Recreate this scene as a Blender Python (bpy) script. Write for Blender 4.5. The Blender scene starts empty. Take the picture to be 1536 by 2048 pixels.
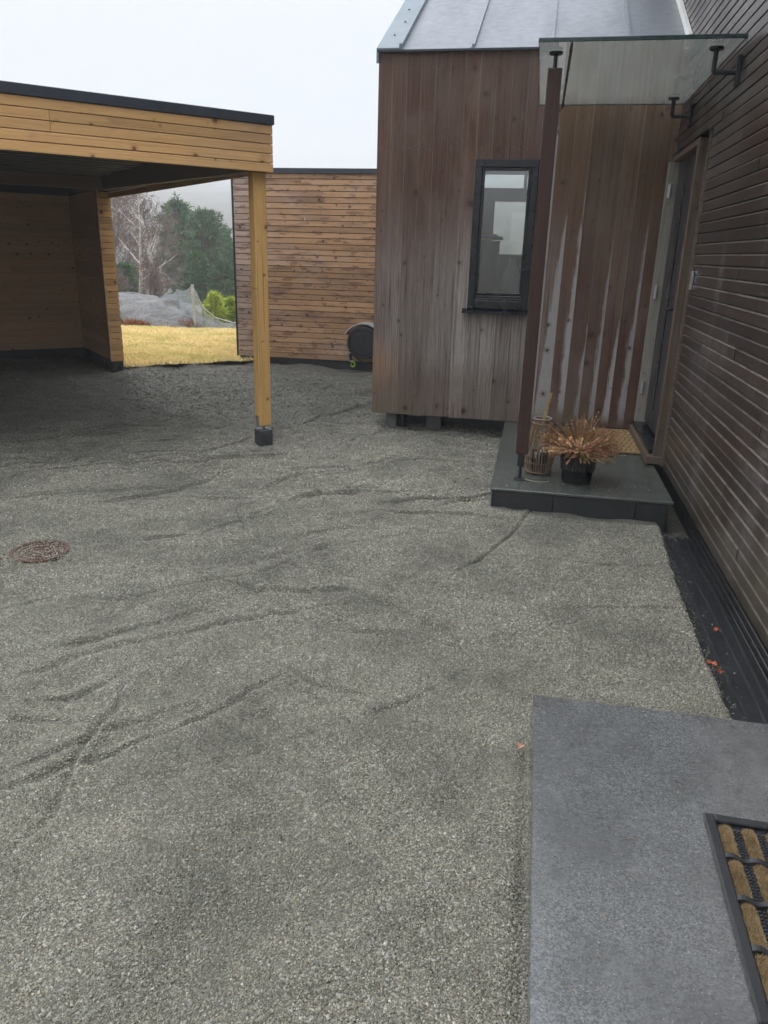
import bpy, math, random
import numpy as np
from mathutils import Matrix, Vector

random.seed(7)
RNG = np.random.default_rng(11)
PI = math.pi
SC = bpy.context.scene
COL = SC.collection

# ------------------------------------------------------------------ camera
cd = bpy.data.cameras.new('camera')
cd.sensor_fit = 'VERTICAL'; cd.sensor_height = 36.0; cd.lens = 1515.0 / 2048.0 * 36.0
cd.clip_start = 0.05; cd.clip_end = 3000
cam = bpy.data.objects.new('camera', cd); COL.objects.link(cam)
cam.matrix_world = Matrix(((0.98115208, -0.08631248, 0.17288941, 0.0),
                           (0.19148987, 0.31423979, -0.92983062, 0.0),
                           (0.02592725, 0.94541182, 0.32484499, 1.65),
                           (0, 0, 0, 1)))
SC.camera = cam

# ------------------------------------------------------------------ sky, sun, exposure
SUN_EL, SUN_AZ = math.radians(36), math.radians(-35)      # azimuth from +Y towards +X
w = bpy.data.worlds.new('World'); SC.world = w; w.use_nodes = True
nt = w.node_tree; nt.nodes.clear()
o_ = nt.nodes.new('ShaderNodeOutputWorld'); bg = nt.nodes.new('ShaderNodeBackground')
sk = nt.nodes.new('ShaderNodeTexSky'); sk.sky_type = 'NISHITA'; sk.sun_disc = False
sk.sun_elevation = SUN_EL; sk.sun_rotation = SUN_AZ
tc = nt.nodes.new('ShaderNodeTexCoord'); sp = nt.nodes.new('ShaderNodeSeparateXYZ')
nt.links.new(tc.outputs['Generated'], sp.inputs[0])
# overcast cloud deck: zenith raised beyond real overcast to light the scene, low sky dim
mr = nt.nodes.new('ShaderNodeMapRange'); mr.inputs['From Min'].default_value = 0.0; mr.inputs['From Max'].default_value = 1.0
mr.inputs['To Min'].default_value = 3.1; mr.inputs['To Max'].default_value = 27.0
pw_ = nt.nodes.new('ShaderNodeMath'); pw_.operation = 'POWER'; pw_.inputs[1].default_value = 2.0
mx0 = nt.nodes.new('ShaderNodeMath'); mx0.operation = 'MAXIMUM'; mx0.inputs[1].default_value = 0.0
nt.links.new(sp.outputs['Z'], mx0.inputs[0]); nt.links.new(mx0.outputs[0], pw_.inputs[0]); nt.links.new(pw_.outputs[0], mr.inputs['Value'])
nz = nt.nodes.new('ShaderNodeTexNoise'); nz.inputs['Scale'].default_value = 1.6; nz.inputs['Detail'].default_value = 3
nt.links.new(tc.outputs['Generated'], nz.inputs['Vector'])
mr2 = nt.nodes.new('ShaderNodeMapRange'); mr2.inputs['To Min'].default_value = 0.9; mr2.inputs['To Max'].default_value = 1.1
nt.links.new(nz.outputs['Fac'], mr2.inputs['Value'])
mu = nt.nodes.new('ShaderNodeMath'); mu.operation = 'MULTIPLY'
nt.links.new(mr.outputs[0], mu.inputs[0]); nt.links.new(mr2.outputs[0], mu.inputs[1])
vm = nt.nodes.new('ShaderNodeVectorMath'); vm.operation = 'SCALE'; vm.inputs[0].default_value = (0.945, 0.985, 1.05)
nt.links.new(mu.outputs[0], vm.inputs['Scale'])
mx = nt.nodes.new('ShaderNodeMix'); mx.data_type = 'RGBA'; mx.inputs['Factor'].default_value = 0.93
nt.links.new(sk.outputs[0], mx.inputs['A']); nt.links.new(vm.outputs[0], mx.inputs['B'])
nt.links.new(mx.outputs['Result'], bg.inputs['Color']); bg.inputs['Strength'].default_value = 0.1
nt.links.new(bg.outputs[0], o_.inputs['Surface'])

sd = bpy.data.lights.new('sun', 'SUN'); sd.energy = 1.4; sd.angle = math.radians(18); sd.color = (1.0, 0.975, 0.94)
sun = bpy.data.objects.new('sun', sd); COL.objects.link(sun)
sdir = Vector((math.sin(SUN_AZ) * math.cos(SUN_EL), math.cos(SUN_AZ) * math.cos(SUN_EL), math.sin(SUN_EL)))
sun.rotation_euler = sdir.to_track_quat('Z', 'Y').to_euler(); sun.location = (-20, 30, 40)

SC.view_settings.view_transform = 'Standard'; SC.view_settings.look = 'None'
SC.view_settings.gamma = 1.0; SC.view_settings.use_curve_mapping = False
SC.view_settings.exposure = 0.76
SC.render.engine = 'CYCLES'
cy = SC.cycles
cy.use_denoising = True
cy.max_bounces = 7; cy.diffuse_bounces = 3; cy.glossy_bounces = 4; cy.transmission_bounces = 6
cy.transparent_max_bounces = 12; cy.volume_bounces = 1
cy.use_adaptive_sampling = True; cy.adaptive_threshold = 0.03
cy.sample_clamp_indirect = 6

# ------------------------------------------------------------------ helpers
def lin(r, g, b):
    f = lambda c: (c / 255 / 12.92) if c <= 10 else ((c / 255 + 0.055) / 1.055) ** 2.4
    return (f(r), f(g), f(b), 1.0)

class NT:
    """small builder for one material's node tree"""
    def __init__(s, name, rough=0.6, spec=0.5, metal=0.0):
        s.m = bpy.data.materials.new(name); s.m.use_nodes = True; s.t = s.m.node_tree
        s.b = s.t.nodes['Principled BSDF']
        s.b.inputs['Roughness'].default_value = rough
        s.b.inputs['Specular IOR Level'].default_value = spec
        s.b.inputs['Metallic'].default_value = metal
    def put(s, sock, v):
        if isinstance(v, bpy.types.NodeSocket): s.t.links.new(v, sock)
        else: sock.default_value = v
    def add(s, typ, ins=None, **props):
        n = s.t.nodes.new(typ)
        for k, v in props.items(): setattr(n, k, v)
        for k, v in (ins or {}).items(): s.put(n.inputs[k], v)
        return n
    def obj(s): return s.add('ShaderNodeTexCoord').outputs['Object']
    def pos(s): return s.add('ShaderNodeNewGeometry').outputs['Position']
    def rnd(s): return s.add('ShaderNodeObjectInfo').outputs['Random']
    def sep(s, v): n = s.add('ShaderNodeSeparateXYZ', {0: v}); return n.outputs
    def comb(s, x, y, z): return s.add('ShaderNodeCombineXYZ', {0: x, 1: y, 2: z}).outputs[0]
    def math(s, op, a, b=0.0, c=None):
        d = {0: a, 1: b}
        if c is not None: d[2] = c
        return s.add('ShaderNodeMath', d, operation=op).outputs[0]
    def vmath(s, op, a, b=(0, 0, 0)): return s.add('ShaderNodeVectorMath', {0: a, 1: b}, operation=op).outputs[0]
    def scale(s, v, k): return s.vmath('MULTIPLY', v, k)
    def noise(s, v, scale=5, detail=4, rough=0.55, dist=0.0):
        return s.add('ShaderNodeTexNoise', {'Vector': v, 'Scale': scale, 'Detail': detail, 'Roughness': rough, 'Distortion': dist}).outputs['Fac']
    def vor(s, v, scale=5, feature='F1', rnd=1.0):
        return s.add('ShaderNodeTexVoronoi', {'Vector': v, 'Scale': scale, 'Randomness': rnd}, feature=feature).outputs
    def rng(s, v, a, b, c=0.0, d=1.0, smooth=False):
        return s.add('ShaderNodeMapRange', {'Value': v, 'From Min': a, 'From Max': b, 'To Min': c, 'To Max': d},
                     interpolation_type='SMOOTHSTEP' if smooth else 'LINEAR').outputs[0]
    def mix(s, f, a, b, blend='MIX'):
        n = s.add('ShaderNodeMix', {'Factor': f, 'A': a, 'B': b}, data_type='RGBA', blend_type=blend) if False else None
        n = s.t.nodes.new('ShaderNodeMix'); n.data_type = 'RGBA'; n.blend_type = blend
        s.put(n.inputs['Factor'], f)
        for i, v in ((6, a), (7, b)):
            if isinstance(v, bpy.types.NodeSocket): s.t.links.new(v, n.inputs[i])
            else: n.inputs[i].default_value = v if len(v) == 4 else (*v, 1)
        return n.outputs[2]
    def attr(s, name, typ='GEOMETRY'): return s.add('ShaderNodeAttribute', attribute_name=name, attribute_type=typ)
    def bump(s, h, strength=0.3, dist=0.01, normal=None):
        d = {'Height': h, 'Strength': strength, 'Distance': dist}
        if normal is not None: d['Normal'] = normal
        return s.add('ShaderNodeBump', d).outputs[0]
    def fin(s, color=None, rough=None, normal=None):
        if color is not None: s.put(s.b.inputs['Base Color'], color)
        if rough is not None: s.put(s.b.inputs['Roughness'], rough)
        if normal is not None: s.put(s.b.inputs['Normal'], normal)
        return s.m

def mesh_from(name, v, f, smooth=False):
    me = bpy.data.meshes.new(name); me.from_pydata([tuple(p) for p in v], [], [tuple(q) for q in f]); me.update()
    if smooth: me.polygons.foreach_set('use_smooth', [True] * len(me.polygons))
    return me

def mesh_np(name, V, F, smooth=False, attrs=None):
    """fast mesh from numpy arrays, all faces with the same vertex count"""
    V = np.asarray(V, np.float32); F = np.asarray(F, np.int32)
    me = bpy.data.meshes.new(name); k = F.shape[1]
    me.vertices.add(len(V)); me.vertices.foreach_set('co', V.ravel())
    me.loops.add(F.size); me.loops.foreach_set('vertex_index', F.ravel())
    me.polygons.add(len(F)); me.polygons.foreach_set('loop_start', np.arange(0, F.size, k, dtype=np.int32))
    me.polygons.foreach_set('use_smooth', np.full(len(F), smooth))
    me.update(calc_edges=True)
    for nm, a in (attrs or {}).items():
        at = me.attributes.new(nm, 'FLOAT_COLOR', 'POINT')
        at.data.foreach_set('color', np.asarray(a, np.float32).ravel())
    return me

class MB:
    """collects shapes into one mesh"""
    def __init__(s): s.v = []; s.f = []
    def raw(s, v, f):
        n = len(s.v); s.v += [tuple(p) for p in v]; s.f += [tuple(i + n for i in q) for q in f]; return s
    def box(s, x0, x1, y0, y1, z0, z1):
        v = [(x, y, z) for z in (z0, z1) for y in (y0, y1) for x in (x0, x1)]
        return s.raw(v, [(0, 2, 3, 1), (4, 5, 7, 6), (0, 1, 5, 4), (2, 6, 7, 3), (0, 4, 6, 2), (1, 3, 7, 5)])
    def bbox(s, x0, x1, y0, y1, z0, z1, c=0.004):
        """box with bevelled edges"""
        v = []; 
        for sx, X in ((1, x0), (-1, x1)):
            for sy, Y in ((1, y0), (-1, y1)):
                for sz, Z in ((1, z0), (-1, z1)):
                    v += [(X, Y + sy * c, Z + sz * c), (X + sx * c, Y, Z + sz * c), (X + sx * c, Y + sy * c, Z)]
        idx = lambda i, j, k, a: (i * 4 + j * 2 + k) * 3 + a
        f = [(idx(0,0,0,0), idx(0,0,1,0), idx(0,1,1,0), idx(0,1,0,0)), (idx(1,0,0,0), idx(1,1,0,0), idx(1,1,1,0), idx(1,0,1,0)),
             (idx(0,0,0,1), idx(1,0,0,1), idx(1,0,1,1), idx(0,0,1,1)), (idx(0,1,0,1), idx(0,1,1,1), idx(1,1,1,1), idx(1,1,0,1)),
             (idx(0,0,0,2), idx(0,1,0,2), idx(1,1,0,2), idx(1,0,0,2)), (idx(0,0,1,2), idx(1,0,1,2), idx(1,1,1,2), idx(0,1,1,2))]
        for j in (0, 1):
            for k in (0, 1): f.append((idx(0,j,k,1), idx(1,j,k,1), idx(1,j,k,2), idx(0,j,k,2)) if True else 0)
        for i in (0, 1):
            for k in (0, 1): f.append((idx(i,0,k,0), idx(i,1,k,0), idx(i,1,k,2), idx(i,0,k,2)))
        for i in (0, 1):
            for j in (0, 1): f.append((idx(i,j,0,0), idx(i,j,1,0), idx(i,j,1,1), idx(i,j,0,1)))
        for i in (0, 1):
            for j in (0, 1):
                for k in (0, 1): f.append((idx(i,j,k,0), idx(i,j,k,1), idx(i,j,k,2)))
        return s.raw(v, f)
    def tube(s, pts, r, n=8, cap=True):
        pts = [Vector(p) for p in pts]; rs = r if isinstance(r, (list, tuple)) else [r] * len(pts)
        v = []; up = None
        for i, p in enumerate(pts):
            t = (pts[min(i + 1, len(pts) - 1)] - pts[max(i - 1, 0)]).normalized()
            if up is None:
                up = Vector((0, 0, 1)) if abs(t.z) < 0.9 else Vector((1, 0, 0))
            a = t.cross(up).normalized(); b = a.cross(t).normalized(); up = b
            for k in range(n):
                q = 2 * PI * k / n
                v.append(p + (a * math.cos(q) + b * math.sin(q)) * rs[i])
        f = [(i * n + k, i * n + (k + 1) % n, (i + 1) * n + (k + 1) % n, (i + 1) * n + k) for i in range(len(pts) - 1) for k in range(n)]
        if cap: f += [tuple(range(n - 1, -1, -1)), tuple((len(pts) - 1) * n + k for k in range(n))]
        return s.raw(v, f)
    def lathe(s, prof, c=(0, 0, 0), n=32):
        v = [(c[0] + r * math.cos(2 * PI * k / n), c[1] + r * math.sin(2 * PI * k / n), c[2] + z) for r, z in prof for k in range(n)]
        f = [(i * n + k, i * n + (k + 1) % n, (i + 1) * n + (k + 1) % n, (i + 1) * n + k) for i in range(len(prof) - 1) for k in range(n)]
        return s.raw(v, f)
    def mesh(s, name, smooth=False): return mesh_from(name, s.v, s.f, smooth)

def fix_normals(me):
    import bmesh
    b = bmesh.new(); b.from_mesh(me); bmesh.ops.recalc_face_normals(b, faces=b.faces); b.to_mesh(me); b.free(); return me

def obj(name, me, m=None, parent=None, loc=(0, 0, 0), rot=(0, 0, 0)):
    if isinstance(me, MB): me = fix_normals(me.mesh(name))
    o = bpy.data.objects.new(name, me); COL.objects.link(o)
    if m is not None and len(me.materials) == 0: me.materials.append(m)
    o.location = loc; o.rotation_euler = rot
    if parent is not None: o.parent = parent
    return o
def thing(name, label, cat, loc=(0, 0, 0), rotz=0.0, group=None):
    o = bpy.data.objects.new(name, None); COL.objects.link(o); o.empty_display_size = 0.1
    o.location = loc; o.rotation_euler = (0, 0, rotz)
    return tag(o, label, cat, group)
def tag(o, label, cat, group=None):
    o['label'] = label; o['category'] = cat
    if group: o['group'] = group
    return o
def kind(o, k): o['kind'] = k; return o
def smooth(o):
    o.data.polygons.foreach_set('use_smooth', [True] * len(o.data.polygons)); return o

_bc = {}
def board_mesh(L, w_, t=0.02, c=0.003, ctop=None, m=None):
    """a board lying along local X, width along Z, front face at y=0 looking to -Y, arrises taken off"""
    L = round(L, 3); key = (L, round(w_, 4), t, c, ctop, m.name if m else '')
    if key in _bc: return _bc[key]
    ct = ctop if ctop is not None else c
    P = [(0, c), (0, w_ - ct), (ct if ctop is None else ct * 0.75, w_), (t, w_), (t, 0), (c, 0)]
    n = len(P); e = 0.0015
    v = [(e, y, z) for y, z in P] + [(L - e, y, z) for y, z in P]
    f = [tuple(range(n)), tuple(range(2 * n - 1, n - 1, -1))] + [(i, i + n, (i + 1) % n + n, (i + 1) % n) for i in range(n)]
    me = fix_normals(mesh_from('board', v, f))
    if m: me.materials.append(m)
    _bc[key] = me
    return me

# ------------------------------------------------------------------ wood materials
def wood(name, cA, cB, cKnot, grain=0.35, knots=0.5, rough=0.62, kx=2.6, kz=6.5, var=0.25, extra=None, bumpk=0.25, spec=0.3, kr=0.07, halok=0.28, checks=0.0):
    g = NT(name, rough, spec)
    r = g.rnd(); oc = g.obj()
    off = g.comb(g.math('MULTIPLY', r, 61.0), g.math('MULTIPLY', r, 17.3), g.math('MULTIPLY', r, 7.7))
    p = g.vmath('ADD', oc, off)
    pz = g.sep(p)
    kv = g.add('ShaderNodeTexVoronoi', {'Vector': g.comb(pz[0], pz[2], 0.0), 'Scale': kz}, voronoi_dimensions='2D').outputs
    keep = g.math('GREATER_THAN', g.sep(kv['Color'])[0], 1.0 - knots)
    kd = g.math('ADD', kv['Distance'], g.math('MULTIPLY', g.noise(p, 90, 2), 0.05))
    ks_ = g.rng(g.sep(kv['Color'])[1], 0, 1, .62, 2.6); kd = g.math('MULTIPLY', kd, ks_)
    kn = g.math('MULTIPLY', g.rng(kd, 0.034 + kr, 0.022 + kr * .6, smooth=True), keep)
    halo = g.math('MULTIPLY', g.rng(kd, 0.05 + kr * 2.6, 0.03 + kr * .6, smooth=True), keep)
    warp = g.math('MULTIPLY', halo, 0.012)
    gv = g.comb(g.math('MULTIPLY', pz[0], 1.1), g.math('MULTIPLY', pz[1], 20.0), g.math('MULTIPLY', g.math('ADD', pz[2], warp), 55.0))
    gr = g.noise(gv, 1.6, 5, 0.65)
    fine = g.noise(g.scale(p, (9.0, 60.0, 260.0)), 1.0, 3, 0.6)
    col = g.mix(g.rng(gr, 0.32, 0.68), cA, cB)
    col = g.mix(g.math('MULTIPLY', g.rng(fine, 0.35, 0.75), grain), col, (cB[0] * .55, cB[1] * .5, cB[2] * .5, 1))
    if checks:
        ck = g.noise(g.comb(g.math('MULTIPLY', pz[0], .55), g.math('MULTIPLY', pz[1], 30.0), g.math('MULTIPLY', pz[2], 95.0)), 1.0, 2, .5)
        col = g.mix(g.math('MULTIPLY', g.rng(ck, .66, .70), checks), col, (cB[0] * .22, cB[1] * .2, cB[2] * .2, 1))
        col = g.mix(g.math('MULTIPLY', g.rng(g.noise(g.scale(p, (1.2, 6, 9)), 1.0, 4), .52, .72), .35), col, (cB[0] * .62, cB[1] * .60, cB[2] * .62, 1))
    ctx = dict(g=g, p=p, oc=oc, r=r, gr=gr, fine=fine, kn=kn, halo=halo)
    if extra: col = extra(col, ctx)
    col = g.mix(g.math('MULTIPLY', halo, halok), col, cKnot)
    col = g.mix(g.math('MULTIPLY', kn, 0.9), col, cKnot)
    v = g.rng(g.add('ShaderNodeTexWhiteNoise', {'W': r}, noise_dimensions='1D').outputs[0], 0, 1, 1 - var, 1 + var)
    col = g.vmath('MULTIPLY', col, g.comb(v, v, v))
    h = g.math('ADD', g.math('MULTIPLY', fine, 0.6), g.math('MULTIPLY', gr, 0.7))
    return g.fin(col, ctx.get('rough'), g.bump(h, bumpk, 0.004))

def ex_carport(col, c):
    g = c['g']
    n = g.noise(g.pos(), 0.9, 3)
    col = g.mix(g.rng(n, 0.45, 0.72), col, (0.44, 0.29, 0.18, 1))
    return g.mix(g.math('MULTIPLY', g.rng(g.noise(g.scale(c['p'], (3, 1, 9)), 1.0, 4), .60, .72), .40), col, (.24, .15, .10, 1))
M_fascia = wood('oiled pine fascia', (0.75, 0.455, 0.200, 1), (0.61, 0.345, 0.130, 1), (0.17, 0.06, 0.022, 1), var=0.16, knots=0.75, kz=5.5, kr=.085, checks=.35, extra=ex_carport)
M_post = wood('oiled pine post', (0.76, 0.475, 0.185, 1), (0.62, 0.355, 0.12, 1), (0.14, 0.045, 0.015, 1), var=0.05, knots=0.7, kz=6.5, checks=.7)
M_inner = wood('carport inner pine', (0.74, 0.485, 0.265, 1), (0.60, 0.375, 0.19, 1), (0.10, 0.05, 0.03, 1), var=0.1, knots=0.5)

def ex_shed(col, c):
    g = c['g']; P = g.pos(); x, y, z = g.sep(P)[0:3]
    n = g.noise(g.scale(P, (1.3, 1.3, 1.6)), 0.9, 4, 0.6)
    leftw = g.rng(x, -4.4, -3.1, 0.30, -0.02)
    wm = g.rng(g.math('ADD', n, leftw), 0.50, 0.78, smooth=True)
    col = g.mix(g.math('MULTIPLY', wm, .75), col, (0.43, 0.345, 0.31, 1))
    dk = g.rng(g.noise(g.scale(P, (0.8, .8, 3.0)), 1.7, 4), .5, .66, smooth=True)
    col = g.mix(g.math('MULTIPLY', dk, .55), col, (.20, .125, .092, 1))
    pt = g.rng(g.noise(g.scale(c['p'], (5, 1, 16)), 1.0, 3), .56, .63, smooth=True)
    return g.mix(g.math('MULTIPLY', pt, .6), col, (.15, .080, .050, 1))
M_shed = wood('weathered oiled shed cladding', (0.57, 0.345, 0.185, 1), (0.42, 0.240, 0.120, 1), (0.075, 0.036, 0.022, 1), var=0.2, knots=0.75, kz=7.0, kr=.085, extra=ex_shed)

def ex_house(col, c):
    g = c['g']; P = g.pos(); x, y, z = g.sep(P)[0:3]
    # faded pale drips and blooms running down over several boards
    d = g.noise(g.comb(0.0, g.math('MULTIPLY', y, 2.6), g.math('MULTIPLY', z, 0.55)), 1.3, 4, 0.6)
    m1 = g.rng(d, 0.47, 0.68, smooth=True)
    wv = g.noise(g.scale(c['p'], (14, 1, 40)), 1.0, 4, 0.7)
    m1 = g.math('MULTIPLY', m1, g.rng(wv, .3, .7))
    near_door = g.rng(g.math('ABSOLUTE', g.math('SUBTRACT', y, 5.3)), 0.7, 0.0, 0, .35)
    m1 = g.math('MINIMUM', g.math('ADD', m1, g.math('MULTIPLY', near_door, g.rng(z, .9, 2.2))), 1.0)
    col = g.mix(g.math('MULTIPLY', m1, .68), col, (0.20, 0.185, 0.18, 1))
    edge = g.math('MULTIPLY', g.rng(g.sep(c['oc'])[2], .0515, .0535), g.rng(g.noise(P, 9, 4, .7), .30, .55))
    col = g.mix(g.math('MULTIPLY', edge, .55), col, (.22, .20, .185, 1))
    # algae tint near the ground
    low = g.rng(z, 0.75, 0.2, 0, .55, smooth=True)
    col = g.mix(g.math('MULTIPLY', low, g.rng(g.noise(P, 3.0, 3), .35, .65)), col, (.095, .075, .046, 1))
    sp_ = g.rng(g.vor(g.scale(P, (1, 1, 1)), 26)['Distance'], 0.07, 0.03)
    return g.mix(g.math('MULTIPLY', sp_, .8), col, (.42, .42, .42, 1))
M_house = wood('dark brown stained siding', (0.046, 0.028, 0.022, 1), (0.026, 0.017, 0.014, 1), (0.03, 0.02, 0.018, 1), grain=0.4, var=0.34, knots=0.35, rough=0.28, extra=ex_house, bumpk=0.18, spec=0.5)

def ex_facade(col, c):
    """brown stain worn back to silver wood; wear tapers upwards along one edge of each board"""
    g = c['g']; P = g.pos(); x, y, z = g.sep(P)[0:3]
    o = g.sep(c['oc'])
    hw = g.attr('wear_height', 'OBJECT').outputs['Fac']     # height the worn tongue reaches
    ww = g.attr('wear_width', 'OBJECT').outputs['Fac']      # width at its foot, fraction of the board
    bw = g.attr('board_width', 'OBJECT').outputs['Fac']
    gs = g.attr('grey_soft', 'OBJECT').outputs['Fac']       # soft general greying
    fr = g.math('DIVIDE', o[2], bw)
    wob = g.math('SUBTRACT', g.noise(g.comb(g.math('MULTIPLY', o[0], 2.2), g.math('MULTIPLY', c['r'], 50.0), 0.0), 2.0, 3), .5)
    zr = g.math('DIVIDE', z, g.math('MAXIMUM', hw, .01))
    lim = g.math('MULTIPLY', ww, g.math('POWER', g.math('MAXIMUM', g.math('SUBTRACT', 1.0, zr), 0.0), 0.75))
    gs2 = g.math('SUBTRACT', g.noise(g.scale(c['p'], (3.5, 4, 110)), 1.0, 4, .7), .5)
    lim = g.math('ADD', lim, g.math('MULTIPLY', g.math('ADD', g.math('MULTIPLY', wob, .34), g.math('MULTIPLY', gs2, .60)), g.math('GREATER_THAN', lim, 0.02)))
    tong = g.rng(g.math('SUBTRACT', lim, fr), -0.09, 0.10, smooth=True)
    tong = g.math('MULTIPLY', tong, g.rng(g.math('ADD', z, g.math('MULTIPLY', wob, .25)), .16, .30, smooth=True))
    # warm/olive variation of what stain is left
    n1 = g.noise(g.scale(P, (2.2, 1, .6)), 1.0, 4)
    right = g.rng(x, -.12, 0.05)
    col = g.mix(g.math('MULTIPLY', right, .72), col, g.mix(g.rng(z, 1.0, 2.6), (0.102, 0.046, 0.029, 1), (0.165, 0.106, 0.056, 1)))
    col = g.mix(g.math('MULTIPLY', g.rng(n1, .45, .7), .35), col, (.20, .155, .125, 1))
    lg = g.noise(g.comb(g.math('MULTIPLY', g.sep(c['p'])[0], .7), 0.0, g.math('MULTIPLY', g.sep(c['p'])[2], 34.0)), 1.0, 4, .65)
    col = g.mix(g.math('MULTIPLY', g.rng(lg, .50, .68), .75), col, (.042, .024, .017, 1))
    bl = g.rng(g.noise(g.scale(P, (3.2, 1, 1.5)), 1.0, 5, .65), .46, .64, smooth=True)
    col = g.mix(g.math('MULTIPLY', bl, .28), col, (.22, .175, .145, 1))
    # broad silver bloom below and beside the window, streaky along the grain
    st = g.noise(g.scale(c['p'], (1.6, 4, 70)), 1.0, 4, .6)
    sil = g.math('MULTIPLY', g.rng(st, .28, .54), gs)
    zb = g.rng(z, 2.3, 1.2, 0.0, 1.0, smooth=True)
    zc = g.rng(z, .5, .75, .55, 1.0)
    sil = g.math('MULTIPLY', g.math('MULTIPLY', sil, zb), zc)
    col = g.mix(sil, col, g.mix(g.rng(c['fine'], .3, .7), (.38, .345, .32, 1), (.22, .19, .17, 1)))
    silver = g.mix(g.rng(c['fine'], .3, .7), (0.42, 0.395, 0.375, 1), (0.30, 0.275, 0.26, 1))
    col = g.mix(tong, col, silver)
    # yellowed foot of the left hand boards
    yb = g.math('MULTIPLY', g.rng(x, -1.15, -1.45), g.math('MULTIPLY', g.rng(z, .95, .66), g.rng(z, .30, .60)))
    col = g.mix(g.math('MULTIPLY', g.math('MULTIPLY', yb, g.rng(lg, .3, .6)), .6), col, (.36, .18, .065, 1))
    gl = g.math('MULTIPLY', g.rng(z, .55, .2), g.rng(n1, .35, .6))
    col = g.mix(g.math('MULTIPLY', gl, .5), col, (.15, .125, .075, 1))
    return col
M_facade = wood('worn brown vertical cladding', (0.168, 0.086, 0.053, 1), (0.066, 0.030, 0.019, 1), (0.045, 0.026, 0.020, 1), grain=0.55, var=0.15, knots=0.8, kz=3.8, kr=.06, halok=.36, rough=0.6, extra=ex_facade, bumpk=0.3)
M_canopost = wood('dark red brown post', (0.082, 0.045, 0.036, 1), (0.050, 0.027, 0.022, 1), (0.03, 0.018, 0.014, 1), var=0.02, knots=0.3, rough=0.5)
M_jamb = wood('weathered grey door frame wood', (0.36, 0.33, 0.285, 1), (0.24, 0.215, 0.185, 1), (0.06, 0.04, 0.03, 1), var=0.1, knots=0.3)
M_jamb2 = wood('half worn door frame wood', (0.20, 0.150, 0.108, 1), (0.10, 0.068, 0.046, 1), (0.06, 0.04, 0.03, 1), var=0.1, knots=0.3)
M_beam = wood('dark stained beam', (0.20, 0.145, 0.105, 1), (0.15, 0.105, 0.078, 1), (0.05, 0.03, 0.02, 1), var=0.05, knots=0.3)

def plain(name, c, rough=0.5, metal=0.0, spec=0.5, n_scale=30, n_amt=0.25, bump=0.05, bdist=0.003):
    g = NT(name, rough, spec, metal); p = g.obj()
    n = g.noise(p, n_scale, 4)
    v = g.rng(n, .3, .7, 1 - n_amt, 1 + n_amt)
    col = g.vmath('MULTIPLY', c[:3], g.comb(v, v, v))
    return g.fin(col, g.rng(g.noise(p, n_scale * .3, 3), .3, .7, max(rough - .1, .05), min(rough + .1, 1)), g.bump(n, bump, bdist))
M_cap = plain('dark roof edge metal', (0.030, 0.038, 0.050), 0.42, 0.0, 0.5, 6, .2, 0.03)
M_plinth = plain('black foundation render', (0.018, 0.020, 0.023), 0.55, n_scale=20)
M_black = plain('black painted steel', (0.014, 0.017, 0.022), 0.4, n_scale=40)
M_rubber = plain('black rubber', (0.020, 0.022, 0.025), 0.45, n_scale=60)
M_steel = plain('galvanised steel', (0.55, 0.56, 0.58), 0.38, 0.9, n_scale=30, n_amt=.15)
M_ceil = plain('dark ceiling sheet', (0.070, 0.068, 0.068), 0.6, n_scale=5)
M_frame = plain('navy black window paint', (0.006, 0.008, 0.012), 0.28, n_scale=8, n_amt=.1, bump=.01)
M_door = plain('dark grey door paint', (0.040, 0.038, 0.042), 0.4, n_scale=6, n_amt=.15, bump=.01)
M_white = plain('white plastic', (0.72, 0.73, 0.70), 0.4, n_scale=10, n_amt=.05)
M_conc = plain('grey concrete', (0.17, 0.17, 0.165), 0.8, n_scale=14, bump=.3)
M_darkconc = plain('wet dark concrete', (0.045, 0.048, 0.052), 0.5, n_scale=25, bump=.3)
M_room = plain('room wall paint', (0.20, 0.205, 0.205), 0.7, n_scale=4, n_amt=.08)
M_paleroom = plain('pale green panel', (0.62, 0.68, 0.58), 0.6, n_scale=4, n_amt=.05)

def zinc():
    g = NT('zinc roof sheet', 0.5, 0.4, 0.1); P = g.pos()
    n = g.noise(g.scale(P, (3, .6, .6)), 1.2, 4); n2 = g.noise(P, 14, 4)
    c = g.mix(g.rng(n, .35, .65), (.165, .180, .205, 1), (.205, .220, .245, 1))
    c = g.mix(g.math('MULTIPLY', g.rng(n2, .55, .7), .2), c, (.14, .152, .175, 1))
    return g.fin(c, g.rng(n2, .3, .7, .42, .6), g.bump(n, .08, .02))
M_zinc = zinc()
M_flash = plain('blue grey flashing', (0.135, 0.175, 0.205), 0.5, 0.1, n_scale=5, n_amt=.08)

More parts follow.
